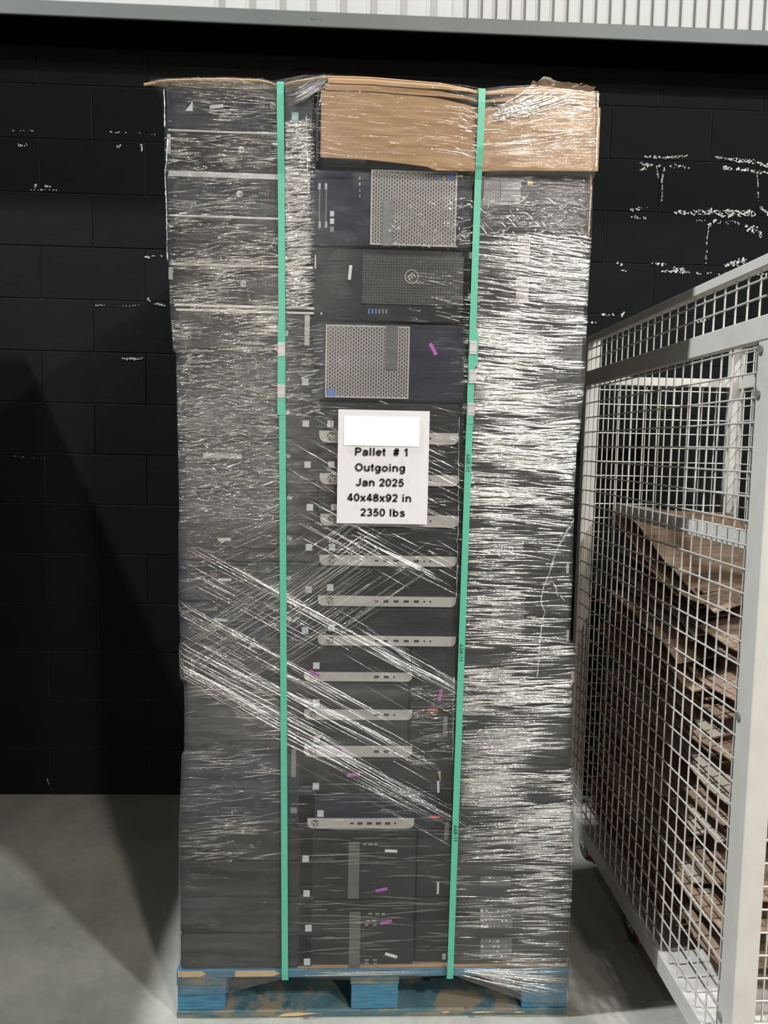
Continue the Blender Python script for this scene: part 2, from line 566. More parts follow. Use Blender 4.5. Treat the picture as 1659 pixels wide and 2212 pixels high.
full = cached('block', lambda: block_mesh(-BL / 2 + 0.002, BL / 2 - 0.002, 0.002, CH - 0.002))
topb = cached('topblock', lambda: block_mesh(-BL / 2 + 0.002, BL / 2 - 0.002, 0.002, 2.995 - 14 * CH))
for c in range(15):
    off = 0.313 if c % 2 == 0 else 0.313 + BL / 2      # joint positions read from the top courses
    k0 = math.floor((-2.4 - off) / BL)
    for k in range(12):
        x = off + (k0 + k + 0.5) * BL
        if abs(x) > 2.5: continue
        b = link('block', topb if c == 14 else full, wall)
        b.location = (x, YW + RND.uniform(-0.0008, 0.0008), c * CH)

# bare spots where the paint has come off along the joints
cv, cf = [], []


def chip(x, z, r, ax=1.0):
    n = RND.randint(5, 8)
    a0 = RND.uniform(0, 6.28)
    base = len(cv)
    ring = []
    for i in range(n):
        a = a0 + 6.28318 * i / n
        rr = r * RND.uniform(0.45, 1.1)
        ring.append((x + rr * ax * math.cos(a), z + rr * math.sin(a)))
    y1, y0 = YW + 0.002, YW - 0.0022
    for px, pz in ring: cv.append((px, y0, pz))
    for px, pz in ring: cv.append((px, y1, pz))
    cf.append(tuple(range(base, base + n))[::-1])
    for i in range(n):
        j = (i + 1) % n
        cf.append((base + i, base + j, base + n + j, base + n + i))


def chips(p0, p1, n, r, jit, ax=1.6):
    a, b = at(*p0, 1, YW), at(*p1, 1, YW)
    for _ in range(n):
        t = RND.random()
        q = a.lerp(b, t)
        chip(q.x + RND.uniform(-1, 1) * jit * 0.4, q.z + RND.gauss(0, jit * 0.5), r * RND.uniform(0.4, 1.2), RND.uniform(0.8, ax))


for a in [((1393, 338), (1440, 342), 26, .004, .004), ((1440, 341), (1485, 337), 30, .004, .004),
          ((1545, 340), (1580, 344), 18, .004, .004), ((1575, 344), (1640, 352), 44, .006, .006),
          ((1640, 352), (1659, 360), 14, .004, .008), ((1380, 353), (1425, 360), 24, .004, .005),
          ((1418, 362), (1422, 385), 14, .003, .004, .8), ((1436, 362), (1428, 392), 26, .0035, .006, .8),
          ((1431, 392), (1429, 436), 26, .003, .003, .7), ((1447, 358), (1490, 363), 14, .004, .006),
          ((1560, 362), (1659, 374), 34, .005, .006), ((1635, 370), (1638, 440), 22, .0035, .005, .8),
          ((1642, 448), (1659, 462), 20, .004, .005), ((1358, 454), (1400, 448), 14, .004, .006),
          ((1455, 459), (1520, 459), 40, .006, .009), ((1520, 460), (1628, 462), 110, .006, .012),
          ((1360, 469), (1400, 471), 14, .004, .004), ((1500, 476), (1600, 482), 24, .004, .006),
          ((1535, 484), (1530, 490), 10, .003, .006), ((1610, 490), (1640, 500), 24, .005, .018),
          ((1640, 500), (1645, 516), 16, .004, .008), ((1530, 490), (1526, 530), 16, .003, .003, .7),
          ((1527, 540), (1524, 568), 12, .004, .004, .8), ((1565, 574), (1612, 562), 44, .005, .009),
          ((1330, 565), (1345, 572), 8, .004, .006), ((1405, 570), (1440, 571), 10, .004, .004),
          ((1455, 578), (1478, 584), 30, .004, .008), ((1430, 586), (1490, 588), 40, .004, .003),
          ((1340, 586), (1352, 584), 6, .003, .003), ((1500, 590), (1659, 592), 22, .004, .006),
          ((1300, 678), (1325, 682), 10, .004, .006), ((1265, 696), (1290, 697), 8, .003, .003),
          ((1340, 690), (1352, 668), 8, .003, .006), ((1508, 696), (1530, 690), 10, .004, .005),
          ((40, 314), (60, 313), 14, .004, .006), ((255, 318), (262, 315), 8, .004, .005),
          ((305, 312), (307, 326), 10, .004, .004), ((25, 282), (88, 282), 8, .002, .003),
          ((60, 411), (125, 411), 10, .003, .003), ((75, 405), (79, 398), 7, .004, .003),
          ((98, 402), (110, 404), 7, .003, .004), ((316, 555), (322, 556), 8, .004, .005),
          ((325, 553), (352, 553), 10, .002, .003), ((222, 284), (348, 292), 9, .003, .003),
          ((319, 645), (325, 652), 9, .004, .004), ((328, 655), (362, 662), 26, .003, .004),
          ((205, 660), (230, 659), 12, .002, .003), ((255, 661), (300, 660), 9, .002, .003),
          ((262, 775), (310, 775), 36, .003, .004), ((30, 985), (100, 991), 10, .0015, .003),
          ((102, 1682), (106, 1694), 9, .003, .003, .6), ((1384, 366), (1400, 362), 12, .004, .007)]:
    chips(*a)
ch = link('paint_chips', pydata('paint_chips', cv, cf, MAT['chip']), wall)
tag(ch, 'pale bare spots where the black paint has flaked off', kind='stuff')

YL = 1.066
led = link('trim_1', boxmesh('trim_1', (-3, 3, YL, YW + 0.2, 2.996, 3.050), MAT['ledge'], bev=0.003))
tag(led, 'grey painted steel ledge running along the top of the block wall', kind='structure')
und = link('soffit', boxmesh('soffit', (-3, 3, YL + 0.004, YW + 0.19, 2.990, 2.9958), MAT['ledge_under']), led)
g = at(682, 41, 1, YL)
sc = link('scribble', text_mesh('scribble', 'eer 9', 0.018, MAT['logo_dark'], weight=.1, shear=0.2), led)
sc.location = (g.x, YL - 0.0004, g.z)
sc.rotation_euler = (0, 0.15, 0)

upw = link('wall_upper', boxmesh('wall_upper', (-3, 3, YL + 0.05, YL + 0.10, 3.05, 4.6), MAT['siding']))
tag(upw, 'white ribbed metal siding above the grey ledge', kind='structure')


def rib_mesh(w, d):
    return poly_prism_z('rib', [(-w / 2, 0), (-w / 2 + 0.006, -d), (w / 2 - 0.006, -d), (w / 2, 0)], 3.05, 4.6, MAT['siding'])


def poly_prism_z(name, pts, z0, z1, mat):
    n = len(pts)
    v = [(x, y, z0) for x, y in pts] + [(x, y, z1) for x, y in pts]
    f = [tuple(range(n))[::-1], tuple(range(n, 2 * n))]
    for i in range(n):
        j = (i + 1) % n
        f.append((i, j, n + j, n + i))
    return pydata(name, v, f, mat)


ribw = rib_mesh(0.020, 0.012)
ribn = rib_mesh(0.043, 0.018)
x = at(470, 10, 1, YL + 0.04).x
while x < 2.4:
    narrow = x > 0.26
    b = link('rib', ribn if narrow else ribw, upw)
    b.location = (x, YL + 0.0505, 0)
    x += 0.0535 if narrow else 0.111

# ------------------------------------------------------------------ pallet
pal = tag(empty('pallet', (0, 0, 0)), 'worn blue wooden pallet under the wrapped stack of computers', 'pallet')
HP = 0.130
bmats = MAT['pallet']
for i, (y0, y1) in enumerate([(0, .145), (.19, .285), (.33, .425), (.47, .565), (.61, .705), (.75, .845), (.89, .985), (1.075, 1.22)]):
    link('deck_board', boxmesh('deck_board', (-.508, .508, y0, y1, HP - .020, HP), bmats if i == 0 else MAT['pallet_wood'], bev=.0015), pal)
for x0, x1 in [(-.508, -.382), (-.062, .064), (.385, .508)]:
    link('stringer_board', boxmesh('stringer_board', (x0, x1, .0, 1.22, HP - .041, HP - .0205), MAT['pallet_old'], bev=.001), pal)
    for y0, y1 in [(.003, .145), (.54, .68), (1.075, 1.217)]:
        link('block', boxmesh('block', (x0 + .002, x1 - .002, y0, y1, .0185, HP - .0415), bmats if y0 < .1 else MAT['pallet_wood'], bev=.002), pal)
for dims in [(-.508, .508, 0, .14), (-.508, .508, 1.08, 1.22), (-.508, -.382, .1405, 1.0795), (-.062, .064, .1405, 1.0795), (.385, .508, .1405, 1.0795)]:
    link('bottom_board', boxmesh('bottom_board', (*dims, 0.0, .018), MAT['pallet_old'], bev=.0015), pal)
for (a, b, c, d) in [(385, 2097, 445, 2114), (508, 2098, 606, 2113)]:
    p, q = at(a, d), at(b, d)
    p, q = at(a, b), at(c, d)
    w = q.x - p.x
    m = poly_prism('bare_patch', [(0, -.015), (w * .8, -.0145), (w, -.007), (w * .85, 0), (0, 0)][::1], -.0012, .002, MAT['bare_wood'])
    o = link('bare_patch', m, pal)
    o.location = (p.x, 0, HP - .002)
for (a, b, w, h) in [(600, 2193, .10, .010), (1020, 2186, .06, .004), (955, 2186, .02, .003), (1110, 2186, .03, .003)]:
    p = at(a, b)
    m = poly_prism('bare_patch', [(0, -h * .5), (w * .5, -h * .35), (w, h * .3), (w * .5, h * .5), (w * .15, h * .2)], -.0012, .002, MAT['bare_wood'])
    o = link('bare_patch', m, pal)
    o.location = (p.x, 0, max(.008, min(.013, p.z)))
for px, py, ch_ in [(1155, 2183, 'o'), (1172, 2181, 'K'), (1190, 2181, 'C'), (1205, 2180, 'R')]:
    p = at(px, py)
    o = link('stencil_mark', text_mesh('stencil_mark', ch_, .020, MAT['rust']), pal)
    o.location = (p.x, -.0012 + .003, .035)

slip = link('slip_sheet', boxmesh('slip_sheet', (-.20, .505, .004, 1.2, HP, HP + .008), MAT['cardboard'], bev=.001))
tag(slip, 'thin brown cardboard sheet lying on the blue pallet deck', 'cardboard sheet')

# ------------------------------------------------------------------ computers
UNITS = []                                            # (x0, x1, z0, z1, thing, yfront)
ORD = ['topmost', 'second', 'third', 'fourth', 'fifth', 'sixth', 'seventh', 'eighth', 'ninth', 'tenth', 'eleventh', 'twelfth', 'thirteenth',
       'fourteenth', 'fifteenth', 'sixteenth', 'seventeenth', 'eighteenth', 'nineteenth', 'twentieth', 'twenty-first', 'lowest']


def ordinal(i, n):
    if i == n - 1: return 'lowest'
    return 'topmost' if i == 0 else ORD[i] + ' from top'


def part(unit, name, me, x, z, dy=0.0, roty=0.0, parent=None):
    x0, x1, z0, z1, t, yf = unit
    o = link(name, me, parent or t)
    o.location = (x - x0, dy, z - z0) if parent is None else (0, 0, 0)
    o.rotation_euler = (0, roty, 0)
    return o


def unit(x0, x1, z0, z1, label, group, depth=0.38, mat='black_plastic', yf=0.004, bezel=True):
    t = tag(empty('desktop_computer', (x0, yf, z0)), label, 'computer', group)
    w, h = x1 - x0, z1 - z0
    key = (round(w, 3), round(h, 3), depth, mat)
    link('chassis', cached(('c',) + key, lambda: boxmesh('chassis', (0.002, w - .002, .014, depth, 0.001, h - .001), MAT['dark_chassis'], bev=.003)), t)
    if bezel:
        link('front_bezel', cached(('b',) + key, lambda: boxmesh('front_bezel', (0, w, 0.0, .0135, .0015, h - .0015), MAT[mat], bev=.004, seg=2)), t)
    u = (x0, x1, z0, z1, t, yf)
    UNITS.append(u)
    return u


# left column: 21 desktops
LSIL = [(178, 322), (200, 345), (215, 355), (370, 356), (565, 361), (570, 365), (660, 367), (757, 374), (762, 380), (840, 382), (945, 384), (1035, 386),
        (1125, 388), (1128, 385), (1213, 386), (1302, 386), (1385, 390), (1392, 387), (1465, 388), (1475, 398), (1620, 398), (1630, 392), (1705, 390),
        (1790, 386), (2010, 385), (2095, 386), (2160, 386)]
RSIL = [(185, 1290), (370, 1288), (374, 1282), (515, 1278), (640, 1270), (800, 1264), (815, 1264), (950, 1251), (956, 1246), (1075, 1240), (1235, 1237),
        (1386, 1232), (1392, 1246), (1465, 1243), (1475, 1237), (1590, 1236), (1720, 1239), (1870, 1239), (1950, 1233), (2095, 1229), (2180, 1229)]


def sil_table(L):
    return sorted((at(x, y).z, at(x, y).x) for y, x in L)


LT, RTAB = sil_table(LSIL), sil_table(RSIL)


def interp(T, z):
    if z <= T[0][0]: return T[0][1]
    for (a, b), (c, d) in zip(T, T[1:]):
        if z <= c: return b + (d - b) * (z - a) / max(1e-9, c - a)
    return T[-1][1]


ZL = [at(480, y).z for y in (186, 281, 371, 465, 569, 657, 757, 845, 945, 1035, 1125, 1213, 1302, 1388, 1470, 1549, 1627, 1707, 1785, 1862, 1940, 2018)] + [HP + .001]
NL = len(ZL) - 1
LCOL = []
looks = {0: 'with torn white sticker', 1: 'with round logo', 2: 'with thick silver lid edge', 3: 'with faint silver lid edge'}
for i in range(NL):
    zm = (ZL[i] + ZL[i + 1]) / 2
    xl = interp(LT, min(zm, 2.24)) + .004
    lab = 'black desktop computer %s in the left column of the wrapped stack' % ordinal(i, NL)
    if i in looks: lab = 'black desktop %s, %s in the left column' % (looks[i], ordinal(i, NL))
    LCOL.append(unit(xl, xl + .338, ZL[i + 1] + .0005, ZL[i] - .0005, lab, 'desktops in the left column', mat='blue_black' if i in (0, 2, 11, 12, 16, 17) else 'black_plastic'))

# centre column
ZC = [2.133, 1.952, 1.777, 1.587, 1.483, 1.382, 1.281, 1.181, 1.081, .981, .888, .790, .694, .601, .503, .317, HP + .009]
CCOL = []


def centre(k, x0, x1, lab, **kw):
    u = unit(x0, x1, ZC[k + 1], ZC[k] - .001, lab, 'computers in the centre column', **kw)
    CCOL.append(u)
    return u


CCOL.append(unit(-.190, .196, 2.134, 2.284, 'dark computer mostly hidden behind the cardboard flap, topmost at centre', 'computers in the centre column', mat='blue_black'))
tw1 = centre(0, -.190, .196, 'tower computer with silver perforated panel lying just under the cardboard', mat='blue_black')
tw2 = centre(1, -.187, .178, 'black tower with honeycomb grille and ring logo, second in centre column')
tw3 = centre(2, -.180, .190, 'tower computer with beige perforated panel and blue sticker, above the white paper sign', mat='blue_black')
SFFW = []
wide_lab = ['directly behind the upper half of the paper sign', 'behind the middle of the paper sign', 'behind the bottom edge of the paper sign',
            'first below the paper sign', 'second below the paper sign', 'third below the paper sign']
for j in range(6):
    SFFW.append(centre(3 + j, -.170, .182, 'black desktop with wide silver port strip, %s' % wide_lab[j]))
SFFN = []
for j, w in enumerate(['upper', 'middle', 'lower']):
    SFFN.append(centre(9 + j, -.205, .072, 'black desktop with short silver strip and two ports, %s of three in centre column' % w))
pl1 = centre(12, -.205, .150, 'plain dark desktop without a strip in the centre column, purple tape on its top')
pl2 = centre(13, -.205, .150, 'dark desktop with silver strip of five ports, lowest silver strip in centre column', mat='blue_black')
tl1 = centre(14, -.200, .100, 'dark tower with pale vertical bar, upper of two at the bottom centre')
tl2 = centre(15, -.200, .100, 'dark tower with pale vertical bar, lower of two on the pallet at centre')

# narrow desktops seen edge-on between the short centre units and the right column
for j, (za, zb, w) in enumerate([(.981, .841, 'top'), (.841, .694, 'second')]):
    CCOL.append(unit(.076, .188, zb, za - .001, 'narrow dark desktop seen edge-on beside the short silver strips, %s' % w, 'edge-on desktops right of centre', yf=.012))
CCOL.append(unit(.104, .196, .317, .502, 'narrow dark desktop seen edge-on beside the upper pale bar tower', 'edge-on desktops right of centre', yf=.012))
CCOL.append(unit(.104, .196, HP + .009, .316, 'narrow dark desktop seen edge-on beside the lower pale bar tower', 'edge-on desktops right of centre', yf=.012))

# right column
ZR = [2.138, 1.984, 1.893, 1.793, 1.671, 1.587, 1.503, 1.432, 1.360, 1.268, 1.175, 1.084, .993, .898, .826, .754, .675, .595, .503, .410, .274, HP + .009]
RCOL = []
rl = {0: 'dark tower with grey perforated panel at the top of the right column', 1: 'black computer with upper pale round logo tag in the right column',
      2: 'black computer with lower pale round logo tag in the right column', 19: 'dark computer with upper small print label near the bottom right',
      20: 'dark computer with lower small print label, lowest in the right column', 9: 'dark desktop with black port cluster in the right column'}
for i in range(len(ZR) - 1):
    zm = (ZR[i] + ZR[i + 1]) / 2
    xr = interp(RTAB, zm) - .004
    xl = .203 if i > 12 else .206
    lab = rl.get(i, 'dark desktop behind streaky film, %s in the right column' % (ordinal(i, 21)))
    RCOL.append(unit(xl, xr, ZR[i + 1], ZR[i] - .001, lab, 'computers in the right column'))


def owner(x, z):
    for u in UNITS:
        if u[0] <= x <= u[1] and u[2] <= z <= u[3]: return u
    return min(UNITS, key=lambda u: max(u[0] - x, x - u[1], 0) + max(u[2] - z, z - u[3], 0))


def plate(w, h, t, mat, bev=.0008):
    return cached(('plate', round(w, 4), round(h, 4), t, mat), lambda: boxmesh('plate', (-w / 2, w / 2, -t, .0005, -h / 2, h / 2), MAT[mat], bev=min(bev, t * .4)))


def deco(name, px, py, w, h, mat, rot=0.0, t=.0012, label=None, dy=0.0):
    """a flat piece on the front of whichever computer lies at that place; w,h in photo pixels"""
    p = at(px, py)
    k = (at(px + 10, py).x - p.x) / 10
    kz = (p.z - at(px, py + 10).z) / 10
    u = owner(p.x, p.z)
    me = plate(w * k, h * kz, t, mat)
    o = part(u, name, me, p.x, p.z, dy=dy, roty=math.radians(rot))
    if label: o['label'] = label
    return o


def disc_logo(px, py, r, mat, ink, txt='hp', name='logo'):
    p = at(px, py)
    u = owner(p.x, p.z)
    k = (at(px + 10, py).x - p.x) / 10
    o = part(u, name, cached(('disc', round(r * k, 4), mat), lambda: cyl_y('logo', r * k, -.001, .0005, MAT[mat])), p.x, p.z)
    if txt:
        tm = cached(('lt', txt, round(r * k, 4), ink), lambda: text_mesh('logo_letters', txt, r * k * 1.75, MAT[ink], shear=.3, space=-.05))
        q = link('logo_letters', tm, o)
        q.location = (0, -.0013, r * k * .08)
    return o


def ring_logo(px, py, r, mat, dy=0.0):
    p = at(px, py)
    u = owner(p.x, p.z)
    k = (at(px + 10, py).x - p.x) / 10
    R = r * k
    o = part(u, 'logo', cached(('ring', round(R, 4), mat), lambda: cyl_y('logo', R, -.0024, -.0005, MAT[mat], n=28, hole=R * .88)), p.x, p.z, dy=dy)
    tm = cached(('ringE', round(R, 4), mat), lambda: text_mesh('logo_letters', 'E', R * 1.5, MAT[mat]))
    q = link('logo_letters', tm, o)
    q.location = (0, -.0012, 0)
    q.rotation_euler = (0, math.radians(55), 0)
    return o


def strip(u, px0, px1, py0, py1, ports, dots, logo=None, usbc=None):
    """silver strip with rounded lower corners, its ports and lights"""
    a, b = at(px0, py0), at(px1, py1)
    w, h = b.x - a.x, a.z - b.z
    r = h * .55
    pts = [(0, h)]
    for i in range(5):
        t = math.pi + i * math.pi / 8
        pts.append((r + r * math.cos(t), r + r * math.sin(t)))
    for i in range(5):
        t = 1.5 * math.pi + i * math.pi / 8
        pts.append((w - r + r * math.cos(t), r + r * math.sin(t)))
    pts.append((w, h))
    me = cached(('strip', round(w, 3), round(h, 3)), lambda: poly_prism('port_strip', pts, -.003, .0005, MAT['silver']))
    s = part(u, 'port_strip', me, a.x, b.z)
    s['label'] = 'silver strip with ports and round logo'
    k = w / (px1 - px0)
    zc = h * .52

    def sub(name, px, pw, ph, mat):
        o = link(name, plate(pw * k, ph * k, .0006, mat), s)
        o.location = ((px - px0) * k, -.003, zc)
    for p in ports: sub('usb_port', p, 11, 5.5, 'port')
    if usbc: sub('small_port', usbc, 8, 3.5, 'port')
    for p in dots: sub('audio_jack', p, 4, 4, 'port')
    if logo:
        R = h * .40
        d = link('logo', cached(('sl', round(R, 3)), lambda: cyl_y('logo', R, -.0038, -.0028, MAT['grey_strip'])), s)
        d.location = ((logo - px0) * k, 0, zc)
        q = link('logo_letters', cached(('slt', round(R, 3)), lambda: text_mesh('logo_letters', 'hp', R * 1.8, MAT['silver'], shear=.3, space=-.05)), s)
        q.location = ((logo - px0) * k, -.0042, zc + R * .08)


wide_y = [(928, 957), (1020, 1047), (1108, 1136), (1197, 1221), (1285, 1308), (1371, 1393)]
for u, (ya, yb), dx in zip(SFFW, wide_y, [0, 1, 2, 0, -3, -3]):
    strip(u, 690 + dx, 990 + dx * .5 - (4 if ya > 1150 else 0), ya + 2, yb + 4, [833, 855, 877, 899], [916, 929], logo=716 + dx, usbc=813)
for u, (ya, yb) in zip(SFFN, [(1452, 1473), (1533, 1556), (1612, 1636)]):
    strip(u, 657, 890, ya, yb, [813, 834], [851], logo=676)
strip(pl2, 664, 894, 1769, 1790, [777, 797.5, 817, 837], [853], logo=681, usbc=760)
deco('asset_sticker', 730, 1773, 26, 6, 'tan_sticker', t=.0038)

# square security stickers
for px, py in [(660, 915), (714, 915), (664, 1004), (716, 1004), (669, 1096), (722, 1096), (667, 1183), (717, 1183), (666, 1274), (713, 1270), (659, 1363),
               (716, 1357), (683, 1439), (683, 1519), (684, 1598), (682, 1700), (692, 1759), (660, 1857), (662, 1932), (666, 2007), (663, 2080), (659, 825)]:
    deco('square_sticker', px, py, 14, 14, 'sticker', rot=RND.uniform(-3, 3))
deco('square_sticker', 637, 250, 15, 19, 'teal')
for px, py in [(590, 228), (521, 322), (517, 418), (597, 519), (525, 612)]:
    disc_logo(px, py, 7, 'logo', 'logo_dark')
for px, py in [(620, 890), (621, 985), (625, 1075), (625, 1163), (622, 1250), (623, 1338)]:
    disc_logo(px, py, 6, 'grey_strip', 'logo', txt='hp')
# white and grey stickers, left
p = at(408, 229)
u = owner(p.x, p.z)
part(u, 'torn_sticker', poly_prism('torn_sticker', [(-.009, -.010), (.008, -.010), (.008, .014), (.002, .004)], -.001, .0005, MAT['sticker']), p.x, p.z)
for a in [(467, 229, 30, 8, 'sticker', -8), (596, 719, 52, 12, 'tag_cream', 0), (663, 711, 11, 70, 'tag_cream', 0),
          (364, 310, 8, 42, 'tag_cream', 0), (368, 590, 9, 26, 'tag_cream', 0), (480, 985, 83, 10, 'tag_cream', 1), (484, 1166, 28, 7, 'tag_cream', -3),
          (485, 1253, 28, 6, 'tag_cream', -2), (476, 1340, 28, 6, 'sticker', 8), (634, 1650, 10, 60, 'sticker_dim', 0), (634, 1752, 14, 12, 'sticker_dim', 0)]:
    deco('label_sticker', a[0], a[1], a[2], a[3], a[4], rot=a[5])
for px, py, s_, tx in [(596, 719, .011, '04.2   P'), (412, 708, .010, 'A  9  0001'), (663, 711, .008, '')]:
    if not tx: continue
    p = at(px, py)
    u = owner(p.x, p.z)
    part(u, 'sticker_print', text_mesh('sticker_print', tx, s_, MAT['logo_dark' if px > 500 else 'grey_strip']), p.x, p.z, dy=-.0016)
for px in (413, 416, 419):
    deco('barcode_line', px, 1442, 1.6, 28, 'sticker_dim')
# silver lid edges of the upper left desktops
for py, th, i in [(281, 5, 1), (371, 12, 2), (464, 5, 3), (570, 6, 4), (657, 6, 5)]:
    u = LCOL[min(i, NL - 1)]
    w = u[1] - u[0]
    hh = th / 930
    me = boxmesh('lid_edge', (.003, w - .003, -.004, .02, -hh, 0), MAT['lid_metal'], bev=.0008)
    o = part(u, 'lid_edge', me, u[0], u[3] - .0005)
    o['label'] = 'silver metal lid edge'
u = LCOL[5]
part(u, 'lid_edge', boxmesh('lid_edge', (.006, .334, -.004, .02, -.006, 0), MAT['lid_metal'], bev=.0008), u[0], u[3] - .012)
# ventilation slots
for u, px, py in [(LCOL[2], 562, 419), (LCOL[3], 560, 540), (LCOL[4], 570, 610)]:
    for k in range(7):
        deco('vent_slot', px - 24 + k * 7, py, 2.4, 16, 'port', t=.0004)

# perforated towers
def panel(u, a, b, c, d, bar, dots, mat='perforated', rim='silver'):
    p, q = at(a, b), at(c, d)
    w, h = q.x - p.x, p.z - q.z
    o = part(u, 'perforated_panel', boxmesh('perforated_panel', (-w / 2, w / 2, -.003, .0005, -h / 2, h / 2), MAT[mat], bev=.0008), (p.x + q.x) / 2, (p.z + q.z) / 2)
    o['label'] = 'silver perforated panel'
    fr = bmesh.new()
    e = .0035
    for dd in [(-w / 2, w / 2, h / 2 - e, h / 2), (-w / 2, w / 2, -h / 2, -h / 2 + e), (-w / 2, -w / 2 + e, -h / 2 + e, h / 2 - e), (w / 2 - e, w / 2, -h / 2 + e, h / 2 - e)]:
        addbox(fr, dd[0], dd[1], -.0042, -.0025, dd[2], dd[3])
    link('panel_rim', mesh('panel_rim', fr, MAT[rim]), o)
    for (bx, by0, by1, bw, bmat) in bar:
        s, t = at(bx - bw / 2, by0), at(bx + bw / 2, by1)
        bo = link('solid_bar', plate(t.x - s.x, s.z - t.z, .0022, bmat), o)
        bo.location = ((s.x + t.x) / 2 - (p.x + q.x) / 2, -.003, (s.z + t.z) / 2 - (p.z + q.z) / 2)
    for (dx, dy_, dw, dh, dmat) in dots:
        s = at(dx, dy_)
        do = link('round_sticker', plate(dw / 900, dh / 900, .0012, dmat), o)
        do.location = (s.x - (p.x + q.x) / 2, -.003, s.z - (p.z + q.z) / 2)


panel(tw1, 802, 366, 984, 534, [(838, 432, 532, 22, 'sticker_dim')], [(972, 381, 16, 13, 'blue_dot'), (947, 382, 11, 9, 'blue_dot'), (958, 384, 6, 8, 'yellow')])
panel(tw3, 704, 701, 882, 862, [(846, 703, 800, 23, 'grey_strip')], [(715, 849, 17, 15, 'blue_dot')])
panel(RCOL[0], 1046, 384, 1124, 444, [(1103, 386, 436, 42, 'sticker_dim')], [], 'perforated_dark', 'grey_strip')
deco('yellow_sticker', 1146, 394, 13, 8, 'yellow')
deco('side_trim', 667, 395, 4, 46, 'tag_cream')
deco('slotted_strip', 686, 272, 5, 150, 'sticker_dim')
for px in (690, 704):
    deco('drive_bay_line', px, 447, 2, 95, 'sticker_dim')
    deco('bay_catch', px, 402, 5, 14, 'sticker')
    deco('bay_catch', px, 484, 5, 14, 'sticker')
for py, m in [(461, 'sticker'), (477, 'sticker_bright'), (494, 'sticker_dim')]:
    deco('indicator', 717, py, 9, 12, m)
for py in (384, 397, 411, 422):
    deco('indicator', 777, py, 3, 7, 'tan_sticker' if py < 400 else 'sticker_dim')

# honeycomb tower
p, q = at(782, 548), at(1000, 662)
o = part(tw2, 'honeycomb_grille', boxmesh('honeycomb_grille', ((p.x - q.x) / 2, (q.x - p.x) / 2, -.003, .0005, (q.z - p.z) / 2, (p.z - q.z) / 2), MAT['honeycomb'], bev=.001), (p.x + q.x) / 2, (p.z + q.z) / 2)
ring_logo(889, 598, 15, 'tag_cream', -.003)
deco('service_sticker', 756, 588, 7, 32, 'sticker_bright', rot=5)
deco('power_light', 694, 677, 3, 5, 'sticker_bright')
deco('slot_sticker', 987, 655, 15, 4, 'sticker')
for k in range(6):
    deco('usb_port', 797 + k * 7.5, 672, 3.5, 11, 'blue_dot' if k < 3 else 'sticker_dim')
deco('orange_edge', 681, 565, 3, 30, 'tan_sticker')

# right column tags
for px, py, w, h in [(1132, 538, 26, 55), (1129, 625, 27, 54)]:
    deco('logo_tag', px, py, w, h, 'tag_cream', t=.0015)
    ring_logo(px + 1, py - 16, 10, 'logo_dark')
for (px, py, w, h) in [(1073, 1985, 70, 44), (1072, 2051, 68, 44), (1071, 1905, 66, 20)]:
    dim = py == 1905
    deco('rating_label', px, py, w, h, 'grey_strip', t=.0006)
    for r in range(4 if not dim else 1):
        for c in range(8):
            if RND.random() < .75:
                deco('label_print', px - w * .44 + c * w * .125 + RND.uniform(-1, 1), py - h * .36 + r * h * .25, RND.uniform(3, 7), RND.uniform(3, 6),
                     RND.choice(['sticker_dim', 'sticker', 'sticker_dim']), t=.001, rot=RND.uniform(-15, 15))
deco('port_cluster', 1097, 1195, 40, 24, 'port', t=.003)
for k in range(4):
    deco('port_tab', 1084 + k * 8, 1186, 4, 7, 'sticker_dim', t=.0045)
for px, py, w, h in [(1227, 1228, 6, 22), (1227, 1374, 6, 25), (1238, 1460, 6, 18)]:
    deco('edge_label', px, py, w, h, 'tag_cream')
deco('vent_panel', 1098, 1180, 66, 28, 'sticker_dim', t=.0006)
deco('vent_panel', 1098, 1325, 70, 40, 'grey_strip', t=.0006)

# tape tags and small stickers, centre
for a in [(936, 754, 8, 28, 'purple', -30), (952, 1505, 7, 26, 'purple', 12), (936, 1538, 22, 6, 'red', 0), (679, 1455, 7, 24, 'purple', -62), (729, 1617, 7, 20, 'purple', -60),
          (763, 1675, 28, 7, 'purple', -5), (824, 1924, 26, 6, 'purple', -12), (834, 1994, 26, 6, 'purple', -14), (940, 1766, 22, 5, 'red', 0)]:
    deco('tape_tag', a[0], a[1], a[2], a[3], a[4], rot=a[5], t=.0040 if a[1] in (1455, 1617) else .0012)
for a in [(845, 1840, 27, 6, 'sticker_bright', 3), (845, 2066, 27, 6, 'sticker_bright', 17), (947, 1701, 5, 26, 'sticker', -3), (947, 1924, 5, 26, 'sticker', 0),
          (960, 2073, 8, 12, 'sticker', 0), (963, 1572, 9, 42, 'sticker_dim', 0), (966, 1800, 9, 40, 'sticker_dim', 2), (1018, 551, 9, 14, 'sticker', 0), (1016, 640, 9, 14, 'sticker', 0)]:
    deco('small_sticker', a[0], a[1], a[2], a[3], a[4], rot=a[5])
for py, h in [(1882, 122), (2032, 120)]:
    deco('pale_bar', 764 if py < 1900 else 766, py, 24, h, 'grey_strip', t=.002)
for (px, py, w) in [(800, 1826, 10), (788, 1826, 8), (812, 1826, 8), (800, 1976, 9), (815, 1976, 9), (828, 1976, 8), (795, 1991, 8), (808, 1991, 8), (792, 2000, 8), (810, 2000, 8),
                    (792, 2076, 10), (810, 2076, 9), (792, 2084, 10), (810, 2084, 9)]:
    deco('front_port', px, py, w, 3.5, 'sticker_dim', t=.0008)

